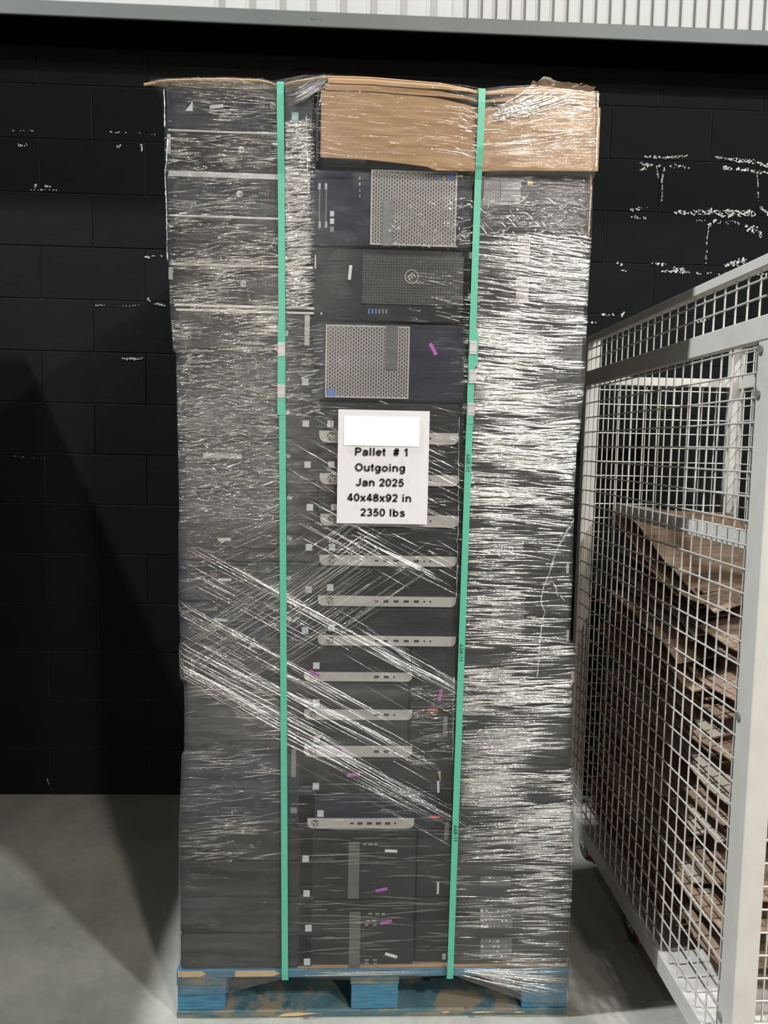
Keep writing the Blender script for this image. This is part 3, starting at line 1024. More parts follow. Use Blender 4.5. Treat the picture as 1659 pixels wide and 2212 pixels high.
# ------------------------------------------------------------------ cardboard over the top
TOPP = [(-.575, 2.303), (-.526, 2.314), (-.394, 2.322), (-.30, 2.322), (-.262, 2.311), (-.235, 2.320), (-.159, 2.336), (-.052, 2.337), (.11, 2.330), (.18, 2.320), (.208, 2.313),
        (.24, 2.318), (.273, 2.324), (.36, 2.331), (.49, 2.320)]


def ztop(x): return interp(TOPP, x)


def sheet_top(name, x0, x1, y0, y1, dz, lip, lipdz, th=.004, mat='cardboard', nx=60):
    """a sheet lying on the load, its front edge bent down by lip"""
    v, f = [], []
    rows = []
    prof = [(y1, 0), ((y0 + y1) / 2, .0), (y0 + .02, 0), (y0 + .006, -.0015), (y0, -.006)]
    if lip: prof += [(y0 - .001, -.006 - lip * t) for t in (.25, .5, .75, 1.0)]
    for i in range(nx + 1):
        x = x0 + (x1 - x0) * i / nx
        zt = ztop(x) + dz(x)
        for k, (y, z) in enumerate(prof):
            zz = zt + z
            if lip and k >= 5:
                t = (k - 4) / 4.0
                zz = (zt - .006) * (1 - t) + lipdz(x) * t
            xx = x if (lip or x > -.52 or y < .001) else max(x, -.522)
            v.append((xx, y, zz))
    n = len(prof)
    for i in range(nx):
        for k in range(n - 1):
            a = i * n + k
            f.append((a, a + n, a + n + 1, a + 1))
    me = pydata(name, v, f, MAT[mat])
    o = link(name, me)
    md = o.modifiers.new('thickness', 'SOLIDIFY')
    md.thickness = th
    md.offset = 0
    return o


def flapz(x):
    return interp([(-.165, 2.148), (-.05, 2.146), (.03, 2.140), (.093, 2.134), (.099, 2.127), (.214, 2.129), (.30, 2.133), (.49, 2.138)], x)


pin = lambda x: math.exp(-((x - .21) / .07) ** 2) + .35 * math.exp(-((x - .16) / .09) ** 2)
s1 = sheet_top('cardboard_sheet', -.572, .488, -.016, 1.20, lambda x: -.002, 0, None)
tag(s1, 'uppermost wide brown cardboard sheet overhanging the left of the stack', 'cardboard sheet', 'cardboard on the load')
s2 = sheet_top('cardboard_sheet', -.150, .484, -.020, 1.16, lambda x: -.008 + .002 * pin(x), .010, lambda x: ztop(x) - .0235 + .0075 * pin(x))
tag(s2, 'second cardboard sheet with bent front edge, pinched by the right strap', 'cardboard sheet', 'cardboard on the load')
s3 = sheet_top('cardboard_sheet', -.156, .482, -.019, 1.14, lambda x: -.020 - .002 * pin(x), .010, lambda x: ztop(x) - .0385 + .006 * pin(x))
tag(s3, 'third cardboard sheet with bent front edge, just above the big flap', 'cardboard sheet', 'cardboard on the load')
s4 = sheet_top('cardboard_flap', -.165, .490, -.0175, 1.12, lambda x: -.034 - .006 * pin(x), .16, flapz)
tag(s4, 'big brown cardboard flap folded down the front of the load', 'cardboard sheet', 'cardboard on the load')
s5 = link('cardboard_edge', boxmesh('cardboard_edge', (.4755, .4805, -.006, .40, 1.99, 2.135), MAT['cardboard'], bev=.001))
tag(s5, 'narrow upright cardboard strip at the right edge below the flap', 'cardboard sheet', 'cardboard on the load')

# ------------------------------------------------------------------ stretch wrap
YF = -.010
BOT = [(-.52, .071), (-.378, .076), (-.231, .116), (-.059, .108), (.067, .110), (.195, .121), (.388, .045), (.52, .038)]
wrap = tag(empty('stretch_wrap', (0, 0, 0)), 'clear glossy stretch film wound around the whole pallet load', 'stretch film')


def film_front():
    nx, nz = 130, 300
    v, f = [], []
    for j in range(nz + 1):
        for i in range(nx + 1):
            s = i / nx
            xa = -.508 + 1.016 * s
            zb, zt = interp(BOT, xa), ztop(xa) - .006
            z = zb + (zt - zb) * j / nz
            xl, xr = interp(LT, z), interp(RTAB, z)
            x = xl + (xr - xl) * s
            d = .0016 * noise.noise((x * 7, z * 70, 0.3)) + .0012 * noise.noise((x * 16, z * 150, 5.1)) + .0022 * noise.noise((x * 5, z * 9, 9.0))
            e = min(s, 1 - s)
            y = YF + d
            if z > 2.13 and x > -.17: y -= .016
            elif z > 2.28: y -= .010 * (z - 2.28) / .04
            if e < .012: y += .010 * (1 - e / .012) ** 2
            v.append((x, y, z))
    for j in range(nz):
        for i in range(nx):
            a = j * (nx + 1) + i
            f.append((a, a + 1, a + nx + 2, a + nx + 1))
    return v, f, nx, nz


v, f, nx, nz = film_front()
me = pydata('front_film', v, f, MAT['film'], True)


def layers(x, z):
    """how many turns of film lie over each other"""
    sm = lambda a, b, t: min(1, max(0, (t - a) / (b - a))) ** 2 * (3 - 2 * min(1, max(0, (t - a) / (b - a))))
    left, right = 1 - sm(-.26, -.12, x), sm(.17, .23, x)
    k = .75 - .2 * (1 - left) * (1 - right) - .15 * (1 - left) * (1 - right) * sm(1.5, 1.65, z) + left * .8 * math.exp(-((z - 1.46) / .26) ** 2) + left * .35 * sm(1.9, 1.6, z) + right * .6
    k += .5 * math.exp(-((z - .80) / .16) ** 2) * (1 - right)
    k += .9 * math.exp(-((z - .87 - .02 * x) / .014) ** 2) * (1 - right)
    return k * (1 + .35 * noise.noise((x * 1.5, z * 11, 4.4)))


la = me.attributes.new('layers', 'FLOAT', 'POINT')
la.data.foreach_set('value', [layers(p[0], p[2]) for p in v])
o = link('front_film', me, wrap)
# the three other sides
sv, sf = [], []
NY, NZ = 16, 110
for side in (0, 1):
    base = len(sv)
    for j in range(NZ + 1):
        z = .06 + (2.30 - .06) * j / NZ
        xe = interp(LT, z) if side == 0 else interp(RTAB, z)
        for k in range(NY + 1):
            y = 0.0 + 1.225 * k / NY
            xx = xe + (-1 if side == 0 else 1) * .002 * noise.noise((y * 8, z * 60, side))
            if k > 0: xx += (-1 if side == 0 else 1) * .003
            sv.append((xx, y if k else YF + .010, z))
    for j in range(NZ):
        for k in range(NY):
            a = base + j * (NY + 1) + k
            sf.append((a, a + 1, a + NY + 2, a + NY + 1))
base = len(sv)
for j in range(NZ + 1):
    z = .06 + (2.30 - .06) * j / NZ
    for k in range(NY + 1):
        s = k / NY
        sv.append((interp(LT, z) * (1 - s) + interp(RTAB, z) * s, 1.225, z))
for j in range(NZ):
    for k in range(NY):
        a = base + j * (NY + 1) + k
        sf.append((a, a + 1, a + NY + 2, a + NY + 1))
me = pydata('side_film', sv, sf, MAT['film'], True)
la = me.attributes.new('layers', 'FLOAT', 'POINT')
la.data.foreach_set('value', [1.0] * len(sv))
o = link('side_film', me, wrap)


# film drawn up to the edge of the top sheet
kv, kf = [], []
for i in range(41):
    x = -.566 + (.41) * i / 40
    zt = ztop(x) - .003
    for k in range(5):
        t = k / 4
        kv.append((max(x, interp(LT, 2.29 + .015 * t) + .001), -.014 - .006 * t + .001 * noise.noise((x * 30, t * 3, 1)), 2.296 + (zt - 2.296) * t))
for i in range(40):
    for k in range(4):
        a = i * 5 + k
        kf.append((a, a + 5, a + 6, a + 1))
o = link('film_collar', pydata('film_collar', kv, kf, MAT['collar'], True), wrap)


class Ridges:
    """raised wrinkles of the film: low rounded ridges that taper out at both ends"""
    def __init__(self): self.v, self.f = [], []

    def add(self, x, z, L, ang, w, h, bend=0.0, y=None, seg=5):
        ca, sa = math.cos(ang), math.sin(ang)
        base = len(self.v)
        yb = YF if y is None else y
        if y is None and z > 2.135 and x > -.17: yb -= .016
        for i in range(seg + 1):
            t = i / seg
            tap = max(.12, math.sin(math.pi * min(1, max(0, t))) ** .6)
            s = (t - .5) * L
            b = bend * (4 * (t - .5) ** 2 - .5) * L
            cx, cz = x + s * ca - b * sa, z + s * sa + b * ca
            lo, hi = interp(LT, cz) + .003, interp(RTAB, cz) - .003
            cx = min(max(cx, lo), hi)
            ww, hh = w * tap * .5, h * tap
            for q, yy in ((1, -.0004), (0, -hh - .0004), (-1, -.0004)):
                self.v.append((cx - q * ww * sa, yb - .0018 + yy, cz + q * ww * ca))
        for i in range(seg):
            a = base + i * 3
            self.f += [(a, a + 1, a + 4, a + 3), (a + 1, a + 2, a + 5, a + 4)]

    def build(self, name, mat, label):
        o = link(name, pydata(name, self.v, self.f, mat, True), wrap)
        tag(o, label, kind='stuff')


def scatter(R, x0, x1, y0, y1, n, Lmin, Lmax, ang, angj, w=(1.2, 3.0), h=(.2, .55), prof=None, bend=.03):
    """px rectangle on the front of the film, lengths in px"""
    k = 0
    while k < n:
        px, py = RND.uniform(x0, x1), RND.uniform(y0, y1)
        if prof and RND.random() > prof(px, py):
            if RND.random() < .02: k += 1
            continue
        p = at(px, py, 1, YF)
        L = Lmin + (Lmax - Lmin) * RND.random() ** 2
        L = min(L, 2.1 * min(px - x0 + 12, x1 - px + 12))
        ww = RND.uniform(*w)
        a = ang(px, py) if callable(ang) else ang
        R.add(p.x, p.z, L / 900, math.radians(a + RND.gauss(0, angj)), ww / 900, ww / 900 * RND.uniform(*h), RND.uniform(-bend, bend))
        k += 1


RG = Ridges()
nz2 = lambda px, py, s=.010, t=.024: 0.42 + 1.3 * noise.noise((px * s, py * t, 3.3))
scatter(RG, 358, 600, 235, 560, 620, 8, 60, 2, 6, prof=nz2)
scatter(RG, 362, 604, 560, 760, 820, 10, 75, 3, 6, prof=nz2)
scatter(RG, 612, 668, 258, 665, 1100, 10, 52, 5, 8, w=(1.4, 4.4), h=(.15, .5))
scatter(RG, 376, 606, 750, 1130, 1500, 6, 42, 3, 9, w=(1.0, 2.8))
scatter(RG, 610, 690, 690, 900, 180, 8, 50, 5, 9)
scatter(RG, 388, 606, 1480, 1860, 260, 15, 110, 4, 5, w=(.9, 2.2), h=(.12, .3), prof=nz2)
scatter(RG, 388, 604, 1130, 1470, 140, 8, 50, 10, 10, w=(.8, 1.8), h=(.12, .3))
ra = lambda px, py: -3 + 8 * noise.noise((px * .004, py * .006, 7.7)) + (8 if (px > 1170 and 800 < py < 1010) else 0)
scatter(RG, 1032, 1272, 510, 660, 330, 25, 150, ra, 3, w=(1.4, 4.0), prof=lambda px, py: .25 + (px - 1032) / 300)
scatter(RG, 1012, 1262, 640, 1140, 1150, 25, 190, ra, 3, w=(1.3, 4.0), prof=nz2)
scatter(RG, 1010, 1235, 1140, 1400, 330, 25, 170, 0, 3, w=(1.3, 3.6), prof=lambda px, py: .95 if px < 1120 else .25)
scatter(RG, 1002, 1236, 1395, 1860, 1150, 30, 190, 2.5, 2.5, w=(1.2, 3.6), prof=nz2)
scatter(RG, 985, 1232, 1850, 2090, 170, 30, 190, 0, 2, w=(1.2, 3.0), prof=nz2)
scatter(RG, 1100, 1232, 1850, 2090, 90, 30, 120, 0, 2, w=(1.2, 3.0))
scatter(RG, 690, 1030, 185, 340, 130, 20, 120, -4, 3, w=(.8, 1.8), h=(.1, .3))
scatter(RG, 1048, 1280, 200, 345, 120, 15, 90, 5, 5, w=(.8, 1.8), h=(.1, .3))
scatter(RG, 985, 1032, 240, 350, 50, 8, 30, -15, 12, w=(1.2, 3.0))
scatter(RG, 1060, 1285, 205, 260, 90, 6, 40, 10, 25, w=(1.2, 3.0))
scatter(RG, 960, 1270, 430, 540, 190, 6, 38, 0, 32, w=(1.2, 3.2), bend=.2)
scatter(RG, 840, 990, 440, 535, 45, 6, 24, 0, 35, w=(1.0, 2.6), bend=.2)
scatter(RG, 890, 1005, 580, 695, 40, 15, 70, -6, 4, w=(.9, 2.2))
scatter(RG, 895, 1000, 1480, 1650, 120, 15, 80, 4, 5, w=(.9, 2.2))
scatter(RG, 690, 1000, 865, 1200, 120, 15, 90, -8, 6, w=(.8, 1.8), h=(.1, .3))
scatter(RG, 640, 980, 1690, 2080, 130, 30, 220, 0, 2, w=(.8, 1.8), h=(.08, .2))
scatter(RG, 400, 600, 175, 235, 40, 20, 110, -3, 4, w=(.8, 1.8))
RG.build('horizontal_folds', MAT['fold'], 'fine horizontal wrinkles of the film')

DG = Ridges()


def diag(px0, py0, px1, py1, n, spread, slope_deg, Lr, w):
    for _ in range(n):
        t = RND.random()
        px = px0 + (px1 - px0) * t
        py = py0 + (py1 - py0) * t + RND.gauss(0, spread)
        p = at(px, py, 1, YF)
        ww = RND.uniform(*w)
        DG.add(p.x, p.z, RND.uniform(*Lr) / 900, math.radians(slope_deg + RND.gauss(0, 1.2)), ww / 900, ww / 900 * RND.uniform(.2, .5), 0.0, seg=6)


# falling to the right
diag(470, 1215, 980, 1480, 46, 9, -28, (60, 260), (.9, 2.6))
diag(420, 1330, 800, 1540, 40, 12, -29, (60, 240), (.9, 2.4))
diag(440, 1400, 900, 1640, 44, 14, -29, (60, 260), (1.0, 2.8))
diag(410, 1440, 960, 1770, 70, 15, -29, (80, 300), (1.0, 2.8))
diag(640, 1620, 950, 1765, 14, 10, -27, (80, 220), (.8, 2.0))
diag(640, 960, 990, 1130, 26, 26, -29, (40, 150), (.8, 2.0))
diag(450, 1230, 960, 1500, 40, 30, -29, (60, 260), (.7, 1.6))
diag(420, 1450, 960, 1760, 40, 40, -29, (60, 260), (.7, 1.6))
diag(690, 1130, 1000, 1260, 42, 26, -27, (40, 190), (.8, 2.4))
diag(920, 990, 1000, 1030, 22, 40, -25, (30, 90), (.8, 2.0))
# rising to the right
diag(420, 1385, 620, 1250, 24, 16, 32, (40, 170), (.8, 2.4))
diag(620, 1330, 800, 1170, 70, 45, 36, (60, 240), (.7, 2.0))
diag(430, 1400, 620, 1290, 30, 40, 33, (50, 200), (.7, 1.8))
diag(640, 1400, 900, 1220, 30, 30, 34, (60, 240), (.8, 1.8))
diag(470, 1170, 620, 1120, 24, 20, 26, (20, 90), (.8, 1.8))
diag(450, 1470, 560, 1440, 10, 14, 30, (40, 120), (.6, 1.4))
# fan of folds gathered under the right strap
for k in range(46):
    t = RND.random()
    a, b = at(RND.uniform(985, 1060), 2092 + 14 * t + RND.uniform(-4, 4), 1, YF), at(RND.uniform(1150, 1226), 2088 + 72 * t + RND.uniform(-4, 4), 1, YF)
    c = (a + b) / 2
    ww = RND.uniform(1.4, 3.8)
    DG.add(c.x, c.z, (b - a).length, math.atan2(b.z - a.z, b.x - a.x), ww / 900, ww / 900 * RND.uniform(.3, .6), .02, seg=6)
for k in range(16):
    a, b = at(RND.uniform(640, 760), 2098 + RND.uniform(-3, 10), 1, YF), at(RND.uniform(820, 965), 2096 + RND.uniform(-3, 8), 1, YF)
    c = (a + b) / 2
    DG.add(c.x, c.z, (b - a).length, math.atan2(b.z - a.z, b.x - a.x), .002, .0006, .01, seg=6)
# film drawn over the cardboard shoulders towards the straps
for k in range(34):
    t = RND.random()
    a, b = at(625 + RND.uniform(0, 25), 200 + 34 * t, 1, YF), at(690 + RND.uniform(0, 30), 165 + 24 * t, 1, YF)
    c = (a + b) / 2
    DG.add(c.x, c.z, (b - a).length, math.atan2(b.z - a.z, b.x - a.x), .0026, .0009, .02, y=YF - .012, seg=5)
for k in range(40):
    t = RND.random()
    a, b = at(1048 + RND.uniform(0, 20), 245 + 30 * t, 1, YF), at(1140 + RND.uniform(0, 120), 185 + 50 * t, 1, YF)
    c = (a + b) / 2
    DG.add(c.x, c.z, (b - a).length, math.atan2(b.z - a.z, b.x - a.x), .0024, .0008, .03, y=YF - .017, seg=5)
DG.build('diagonal_folds', MAT['fold'], 'long crossing wrinkles of the film')

# torn white crease running down the right side, and bright edges of the corners
CR = Ridges()


def crease(pts, w, jit=1.5):
    for (a, b) in zip(pts, pts[1:]):
        n = max(1, int(math.dist(a, b) / 14))
        for k in range(n):
            s, t = k / n, (k + 1.25) / n
            p = at(a[0] + (b[0] - a[0]) * s + RND.uniform(-jit, jit), a[1] + (b[1] - a[1]) * s, 1, YF)
            q = at(a[0] + (b[0] - a[0]) * t + RND.uniform(-jit, jit), a[1] + (b[1] - a[1]) * t, 1, YF)
            c = (p + q) / 2
            CR.add(c.x, c.z, (q - p).length, math.atan2(q.z - p.z, q.x - p.x), RND.uniform(.5, 1.3) * w / 900, .0012, .05, seg=4)


crease([(1244, 1118), (1222, 1150), (1206, 1180), (1185, 1240), (1172, 1275), (1168, 1300), (1176, 1318), (1170, 1345), (1165, 1395), (1161, 1460)], 4)
crease([(1196, 1258), (1206, 1285), (1216, 1296)], 3, 3)
crease([(355, 192), (354, 230), (354, 272)], 3, .6)
crease([(362, 300), (360, 350), (357, 376)], 3, .8)
crease([(356, 380), (360, 440), (362, 560)], 2.5, .8)
crease([(1286, 205), (1288, 260), (1284, 310), (1282, 366)], 4, 1.0)
crease([(1278, 400), (1272, 500)], 3, 1.5)
crease([(662, 250), (665, 400), (666, 520)], 1.6, 1.0)
crease([(992, 900), (990, 1100), (986, 1290)], 1.6, 1.2)
crease([(980, 1460), (978, 1640)], 1.6, 1.2)
CR.build('creases', MAT['crease'], 'milky creases where the film is torn and stretched')

# crumpled film end on the top right corner
tv, tf = [], []
n1, n2 = 26, 10
for i in range(n1 + 1):
    for j in range(n2 + 1):
        x = .325 + .15 * i / n1
        y = -.028 + .09 * j / n2
        hump = .026 * math.exp(-((x - .362) / .022) ** 2) + .012 * math.exp(-((x - .42) / .03) ** 2)
        z = ztop(x) + .004 + hump * math.sin(math.pi * (j + .3) / (n2 + .6)) + .004 * noise.noise((x * 90, y * 90, 2.0))
        tv.append((x, y, z))
for i in range(n1):
    for j in range(n2):
        a = i * (n2 + 1) + j
        tf.append((a, a + 1, a + n2 + 2, a + n2 + 1))
o = link('film_tail', pydata('film_tail', tv, tf, MAT['fold']), wrap)
o['label'] = 'crumpled loose end of the film on the top corner'

# ------------------------------------------------------------------ straps
def strap(name, label, ptop, pbot, seals, prints, tails, group):
    a, b = at(*ptop, 1, -.020), at(*pbot, 1, -.016)
    t = tag(empty(name, (b.x, -.016, b.z)), label, 'strap', group)
    W2 = .0080

    def xat(z): return b.x + (a.x - b.x) * (z - b.z) / (a.z - b.z)
    path = [(.10, .1085), (.02, .1075), (-.008, .1080), (-.0155, .114), (-.0165, .13)]
    n = 24
    for i in range(1, n):
        z = .13 + (2.10 - .13) * i / n
        path.append((-.0165 - .001 * math.sin(3.14 * i / n), z))
    path += [(-.0175, 2.11), (-.0235, 2.14), (-.0300, 2.18), (-.0325, 2.28), (-.030, a.z - .004), (-.024, a.z + .001), (0.0, a.z + .0025), (.1, a.z + .003), (1.18, a.z + .003), (1.226, a.z - .004),
             (1.2315, a.z - .03), (1.2315, .13)]
    v, f = [], []
    for (y, z) in path:
        for s in (-1, 1): v.append((xat(min(z, a.z)) + s * W2 - b.x, y + .016, z - b.z))
    for i in range(len(path) - 1):
        f.append((2 * i, 2 * i + 2, 2 * i + 3, 2 * i + 1))
    o = link('strap_band', pydata('strap_band', v, f, MAT['strap']), t)
    md = o.modifiers.new('thickness', 'SOLIDIFY')
    md.thickness = .0008
    md.offset = 0

    def loc(px, py): 
        p = at(px, py, 1, -.017)
        return (p.x - b.x, -.0025, p.z - b.z)
    for px, py, h in seals:
        m = cached(('seal', h), lambda: boxmesh('metal_seal', (-.0088, .0088, -.0016, .0016, -h / 1740, h / 1740), MAT['seal'], bev=.0006))
        s = link('metal_seal', m, t)
        s.location = loc(px, py)
        for q in (-.3, .3):
            c = link('crimp', cached(('crimp', h), lambda: boxmesh('crimp', (-.0091, .0091, -.0019, -.0010, -.0006, .0006), MAT['bolt'])), s)
            c.location = (0, 0, q * h / 900)
        s['label'] = 'small grey metal seal'
    for px, py, txt in prints:
        m = cached(('sp', txt), lambda: text_mesh('strap_print', txt, .0125, MAT['strap_ink']))
        s = link('strap_print', m, t)
        l = loc(px, py)
        s.location = (l[0], l[1] - .0002, l[2])
        s.rotation_euler = (0, math.radians(90), 0)
    for (px, py0, py1, dy) in tails:
        p, q = at(px, py0, 1, -.018), at(px, py1, 1, -.018)
        m = boxmesh('strap_tail', (-W2, W2, -.0004, .0004, q.z - p.z, 0), MAT['strap'])
        s = link('strap_tail', m, t)
        s.location = (p.x - b.x, -.002 - dy, p.z - b.z)
        s['label'] = 'overlapping end of the strap'
    return t


strap('green_strap', 'left green plastic strap with two metal seals around the stack', (606.5, 180), (615.5, 2109), [(608, 755, 28), (607.5, 845, 27)],
      [(607, 305, 'AAR-11'), (608, 736, 'A')], [(608, 690, 896, .0007)], 'straps around the load')
strap('green_strap', 'right green plastic strap with three metal seals around the stack', (1040, 194), (972.5, 2103), [(1022, 751, 28), (1020.5, 814, 28), (1017.5, 884, 27)],
      [(1011, 1000, 'AAR-11'), (996, 1410, 'AAR-11'), (984, 1800, 'AAR-11')], [(1027, 720, 790, -.0008), (1016.5, 860, 916, .0007)], 'straps around the load')

# ------------------------------------------------------------------ paper sign
YS = -.0205
a, b = at(731, 884, 1, YS), at(922.5, 1133, 1, YS)
sw, sh = b.x - a.x, a.z - b.z
sign = tag(empty('paper_sign', (a.x, YS, b.z)), 'white paper sign with pallet number, size and weight taped on the film', 'sign')
pv, pf = [], []
for j in range(9):
    for i in range(7):
        x, z = sw * i / 6, sh * j / 8
        pv.append((x, .0012 * math.sin(x / sw * 3.1 + .4) * math.sin(z / sh * 4), z))
for j in range(8):
    for i in range(6):
        q = j * 7 + i
        pf.append((q, q + 1, q + 8, q + 7))
o = link('paper', pydata('paper', pv, pf, MAT['paper']), sign)
md = o.modifiers.new('thickness', 'SOLIDIFY')
md.thickness = .0005
p, q = at(743.5, 899, 1, YS), at(904.5, 965, 1, YS)
o = link('blank_patch', plate(q.x - p.x, p.z - q.z, .0003, 'patch'), sign)
o.location = ((p.x + q.x) / 2 - a.x, -.0014, (p.z + q.z) / 2 - b.z)
for px, py, tx in [(825.5, 976, 'Pallet  # 1'), (821.5, 1010, 'Outgoing'), (821, 1042, 'Jan 2025'), (820, 1075, '40x48x92 in'), (827, 1107, '2350 lbs')]:
    p = at(px, py, 1, YS)
    o = link('printed_line', text_mesh('printed_line', tx, .0268, MAT['ink'], weight=.215), sign)
    o.location = (p.x - a.x, -.0016, p.z - b.z)

# ------------------------------------------------------------------ wire cage with waste cardboard
XC0, XC1, YC0, YC1 = .750, 1.330, -.372, .905
cage = tag(empty('wire_cage', ((XC0 + XC1) / 2, (YC0 + YC1) / 2, 0)), 'pale grey wire mesh roll cage full of waste cardboard, right of the pallet', 'cage')
CO = Vector(cage.location)


def cpart(name, dims, mat='cage_paint', bev=.002, parent=None):
    d = [dims[0] - CO.x, dims[1] - CO.x, dims[2] - CO.y, dims[3] - CO.y, dims[4], dims[5]]
    return link(name, boxmesh(name, d, MAT[mat], bev=bev), parent or cage)


for x0 in (XC0, XC1 - .05):
    cpart('corner_post', (x0, x0 + .05, YC0, YC0 + .062, .10, 1.710))
    cpart('corner_post', (x0, x0 + .045, YC1 - .04, YC1, .10, 1.88))
# side rails, left and right
for x0, sgn in ((XC0, 1), (XC1 - .025, -1)):
    cpart('side_rail', (x0 - .002, x0 + .020, YC0, YC1 - .04, 1.709, 1.760))
    cpart('bottom_rail', (x0 + .001, x0 + .028, YC0 + .062, YC1 - .04, .105, .160))
    cpart('top_rail', (x0 - .002, x0 + .024, YC0 + .005, YC1 - .04, 1.858, 1.882))
cpart('back_rail', (XC0 + .045, XC1 - .045, YC1 - .03, YC1, 1.715, 1.745))
cpart('back_rail', (XC0 + .045, XC1 - .045, YC1 - .03, YC1, .105, .16))
cpart('front_rail', (XC0 + .05, XC1 - .05, YC0, YC0 + .03, .105, .16))
cpart('front_rail', (XC0 + .05, XC1 - .05, YC0, YC0 + .03, 1.66, 1.709))
cpart('inner_rail', (XC0 + .022, XC0 + .042, YC0 + .065, YC1 - .33, 1.272, 1.312))
cpart('base_plate', (XC0 + .028, XC1 - .028, YC0 + .03, YC1 - .03, .150, .156), bev=.001)
cpart('back_plate', (XC0 + .046, XC0 + .24, YC1 - .09, YC1 - .075, .98, 1.05), mat='rubber')
WR = .0024


def wire_mesh(length, axis):
    n = 6
    v, f = [], []
    for i in range(n):
        t = 2 * math.pi * i / n
        c, s = WR * math.cos(t), WR * math.sin(t)
        for e in (0, length):
            v.append({0: (e, c, s), 1: (c, e, s), 2: (c, s, e)}[axis])
    for i in range(n):
        j = (i + 1) % n
        f.append((2 * i, 2 * j, 2 * j + 1, 2 * i + 1))
    return pydata('wire', v, f, MAT['wire'], True)


def wire(x, y, z, length, axis):
    o = link('wire', cached(('wire', round(length, 4), axis), lambda: wire_mesh(length, axis)), cage)
    o.location = (x - CO.x, y - CO.y, z)


ys = [YC0 + .085 + .0515 * i for i in range(23)]
for xx, hz in ((XC0 + .010, (1.80, 1.836)), (XC1 - .012, (1.80, 1.836))):
    for y in ys:
        wire(xx, y, .15, 1.56, 2)
        wire(xx, y, 1.755, .11, 2)
    n = 0
    z = .205
    while z < 1.70:
        wire(xx - .0045, YC0 + .06, z, YC1 - YC0 - .10, 1)
        z += .0515
    for z in hz: wire(xx - .0045, YC0 + .05, z, YC1 - YC0 - .09, 1)
xs = [XC0 + .075 + .0515 * i for i in range(9)]
for yy in (YC1 - .014,):
    for xx in xs: wire(xx, yy, .15, 1.57, 2)
    z = .205
    while z < 1.72:
        wire(XC0 + .03, yy - .0045, z, XC1 - XC0 - .06, 0)
        z += .0515
for xx in xs: wire(xx, YC0 + .02, .15, 1.52, 2)
z = .205
while z < 1.66:
    wire(XC0 + .03, YC0 + .0155, z, XC1 - XC0 - .06, 0)
    z += .0515
for (px, py) in [(1594, 1545), (1545, 2177), (1641, 755), (1634, 851)]:
    p = at(px, py, 0, XC0)
    me = cached('cbolt', lambda: cyl_y('bolt', .0085, -.005, .001, MAT['bolt'], n=12))
    o = link('bolt', me, cage)
    o.rotation_euler = (0, 0, -math.pi / 2)
    o.location = (XC0 - CO.x, min(p.y, YC0 + .05) - CO.y, p.z)
for (x, y) in [(XC0 + .05, .30), (XC1 - .06, .30), (XC0 + .05, YC1 - .12), (XC1 - .06, YC1 - .12), (XC0 + .06, YC0 + .12), (XC1 - .06, YC0 + .12)]:
    wheel = cyl_y('wheel', .05, -.016, .016, MAT['rubber'], n=24)
    wheel.transform(Matrix.Rotation(math.pi / 2, 4, 'Z'))
    c = link('caster', wheel, cage)
    c.location = (x - CO.x, y - CO.y, .0505)
    c['label'] = 'dark swivel caster wheel'
    for s in (-1, 1):
        bm = bmesh.new()
        addbox(bm, s * .019 - .0015, s * .019 + .0015, -.028, .028, -.012, .055, bev=.0008)
        link('fork', mesh('fork', bm, MAT['bolt']), c)
    hb = cyl_y('axle', .009, -.024, .024, MAT['bolt'], n=10)
    hb.transform(Matrix.Rotation(math.pi / 2, 4, 'Z'))
    link('axle', hb, c)
    bm = bmesh.new()
    addbox(bm, -.012, .012, -.062, -.045, -.02, .01, bev=.002)
    link('brake_pedal', mesh('brake_pedal', bm, MAT['caster_red']), c)


NW = 56
NUM = ['topmost', 'second', 'third', 'fourth', 'fifth', 'sixth', 'seventh', 'eighth', 'ninth', 'tenth', 'eleventh', 'twelfth', 'thirteenth', 'fourteenth', 'fifteenth',
       'sixteenth', 'seventeenth', 'eighteenth', 'nineteenth', 'twentieth', 'twenty-first', 'twenty-second', 'twenty-third', 'twenty-fourth', 'twenty-fifth', 'twenty-sixth', 'twenty-seventh', 'twenty-eighth']


def pile_shape(x, y):
    """how the whole pile sags towards its front left corner and rises at the back"""
    a, b = (x - XC0) / .58, (y + .25) / 1.1
    return .05 * b + .10 * max(0, b - .55) - .055 * math.exp(-(a / .35) ** 2 - ((b - .25) / .25) ** 2) + .02 * math.sin(4.2 * b + 2.2 * a)


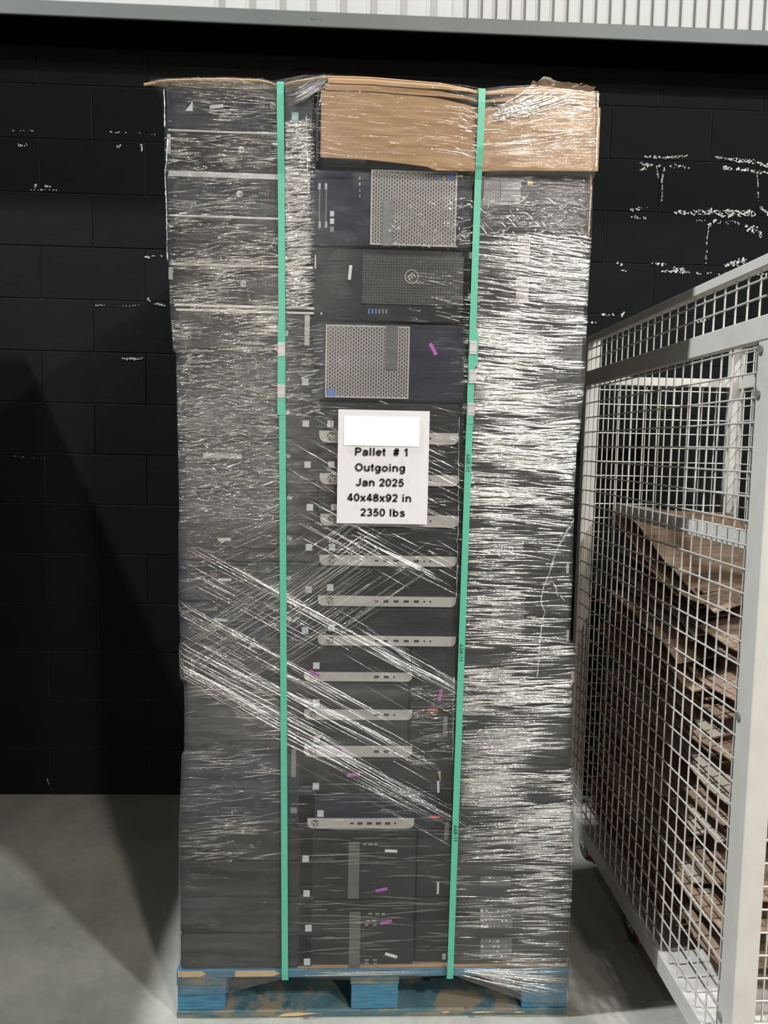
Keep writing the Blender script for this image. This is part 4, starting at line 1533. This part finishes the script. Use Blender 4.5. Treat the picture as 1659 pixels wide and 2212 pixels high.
def waste_sheet(i):
    t = i / (NW - 1)
    z0 = .205 + .93 * t
    x0 = XC0 + .036 + RND.uniform(0, .06) + (.04 if t > .8 else 0)
    x1 = XC1 - .04 - RND.uniform(0, .12)
    y0 = RND.uniform(-.27, .16) if RND.random() < .7 else RND.uniform(.1, .3)
    y1 = YC1 - .10 - RND.uniform(0, .18)
    nx, ny = 7, 14
    v, f = [], []
    for jy in range(ny + 1):
        for jx in range(nx + 1):
            a, b = jx / nx, jy / ny
            x, y = x0 + (x1 - x0) * a, y0 + (y1 - y0) * b
            x += .010 * noise.noise((y * 9, i * 3.1, 0)) * (1 - a)
            y += .02 * noise.noise((x * 9, i * 2.7, 4)) * (1 - b)
            z = z0 + pile_shape(x, y) * (.25 + 1.0 * t) + .010 * noise.noise((x * 5, y * 5, i * .22)) + .003 * noise.noise((x * 14, y * 14, i * 1.9))
            if t > .88: z += (t - .88) * (.55 * max(0, b - .45) + .35 * math.sin(3 * b + i) * (1 - a))
            v.append((x, y, z))
    for jy in range(ny):
        for jx in range(nx):
            q = jy * (nx + 1) + jx
            f.append((q, q + 1, q + nx + 2, q + nx + 1))
    o = link('waste_cardboard', pydata('waste_cardboard', v, f, MAT['cardboard_old' if t > .88 else RND.choice(['cardboard_old', 'cardboard_old', 'cardboard_pale'])]))
    md = o.modifiers.new('thickness', 'SOLIDIFY')
    md.thickness = RND.uniform(.003, .006)
    k = NW - 1 - i
    side = 'top' if k < NW // 2 else 'bottom'
    w = NUM[k] if k < NW // 2 else NUM[i]
    w = ('lowest' if i == 0 else w) + ('' if k == 0 or i == 0 else ' from the ' + side)
    tag(o, 'flattened brown cardboard sheet in the wire cage, %s of the pile' % w, 'cardboard', 'waste cardboard in the cage')


for i in range(NW): waste_sheet(i)

# ------------------------------------------------------------------ unseen stand-in added left of the view to shade wall and floor
blocker = tag(empty('shadow_blocker', (-1.98, -.10, 0)), 'tall grey stand-in added beyond the left edge to shade wall and floor', 'unseen_blocker')
link('body', boxmesh('body', (-.42, .42, -1.35, 1.25, .06, 2.20), MAT['unseen_blocker'], bev=.004), blocker)
for k in range(2):
    d = link('door', boxmesh('door', (.421, .438, -1.34 + k * 1.295, -.05 + k * 1.295, .09, 2.17), MAT['unseen_blocker'], bev=.003), blocker)
    h = link('handle', boxmesh('handle', (.438, .462, -.10 + k * .09, -.08 + k * .09, 1.0, 1.16), MAT['seal'], bev=.003), d)
for sx in (-.38, .38):
    for sy in (-1.30, 1.20):
        link('foot', boxmesh('foot', (sx - .025, sx + .025, sy - .025, sy + .025, 0, .06), MAT['rubber'], bev=.002), blocker)
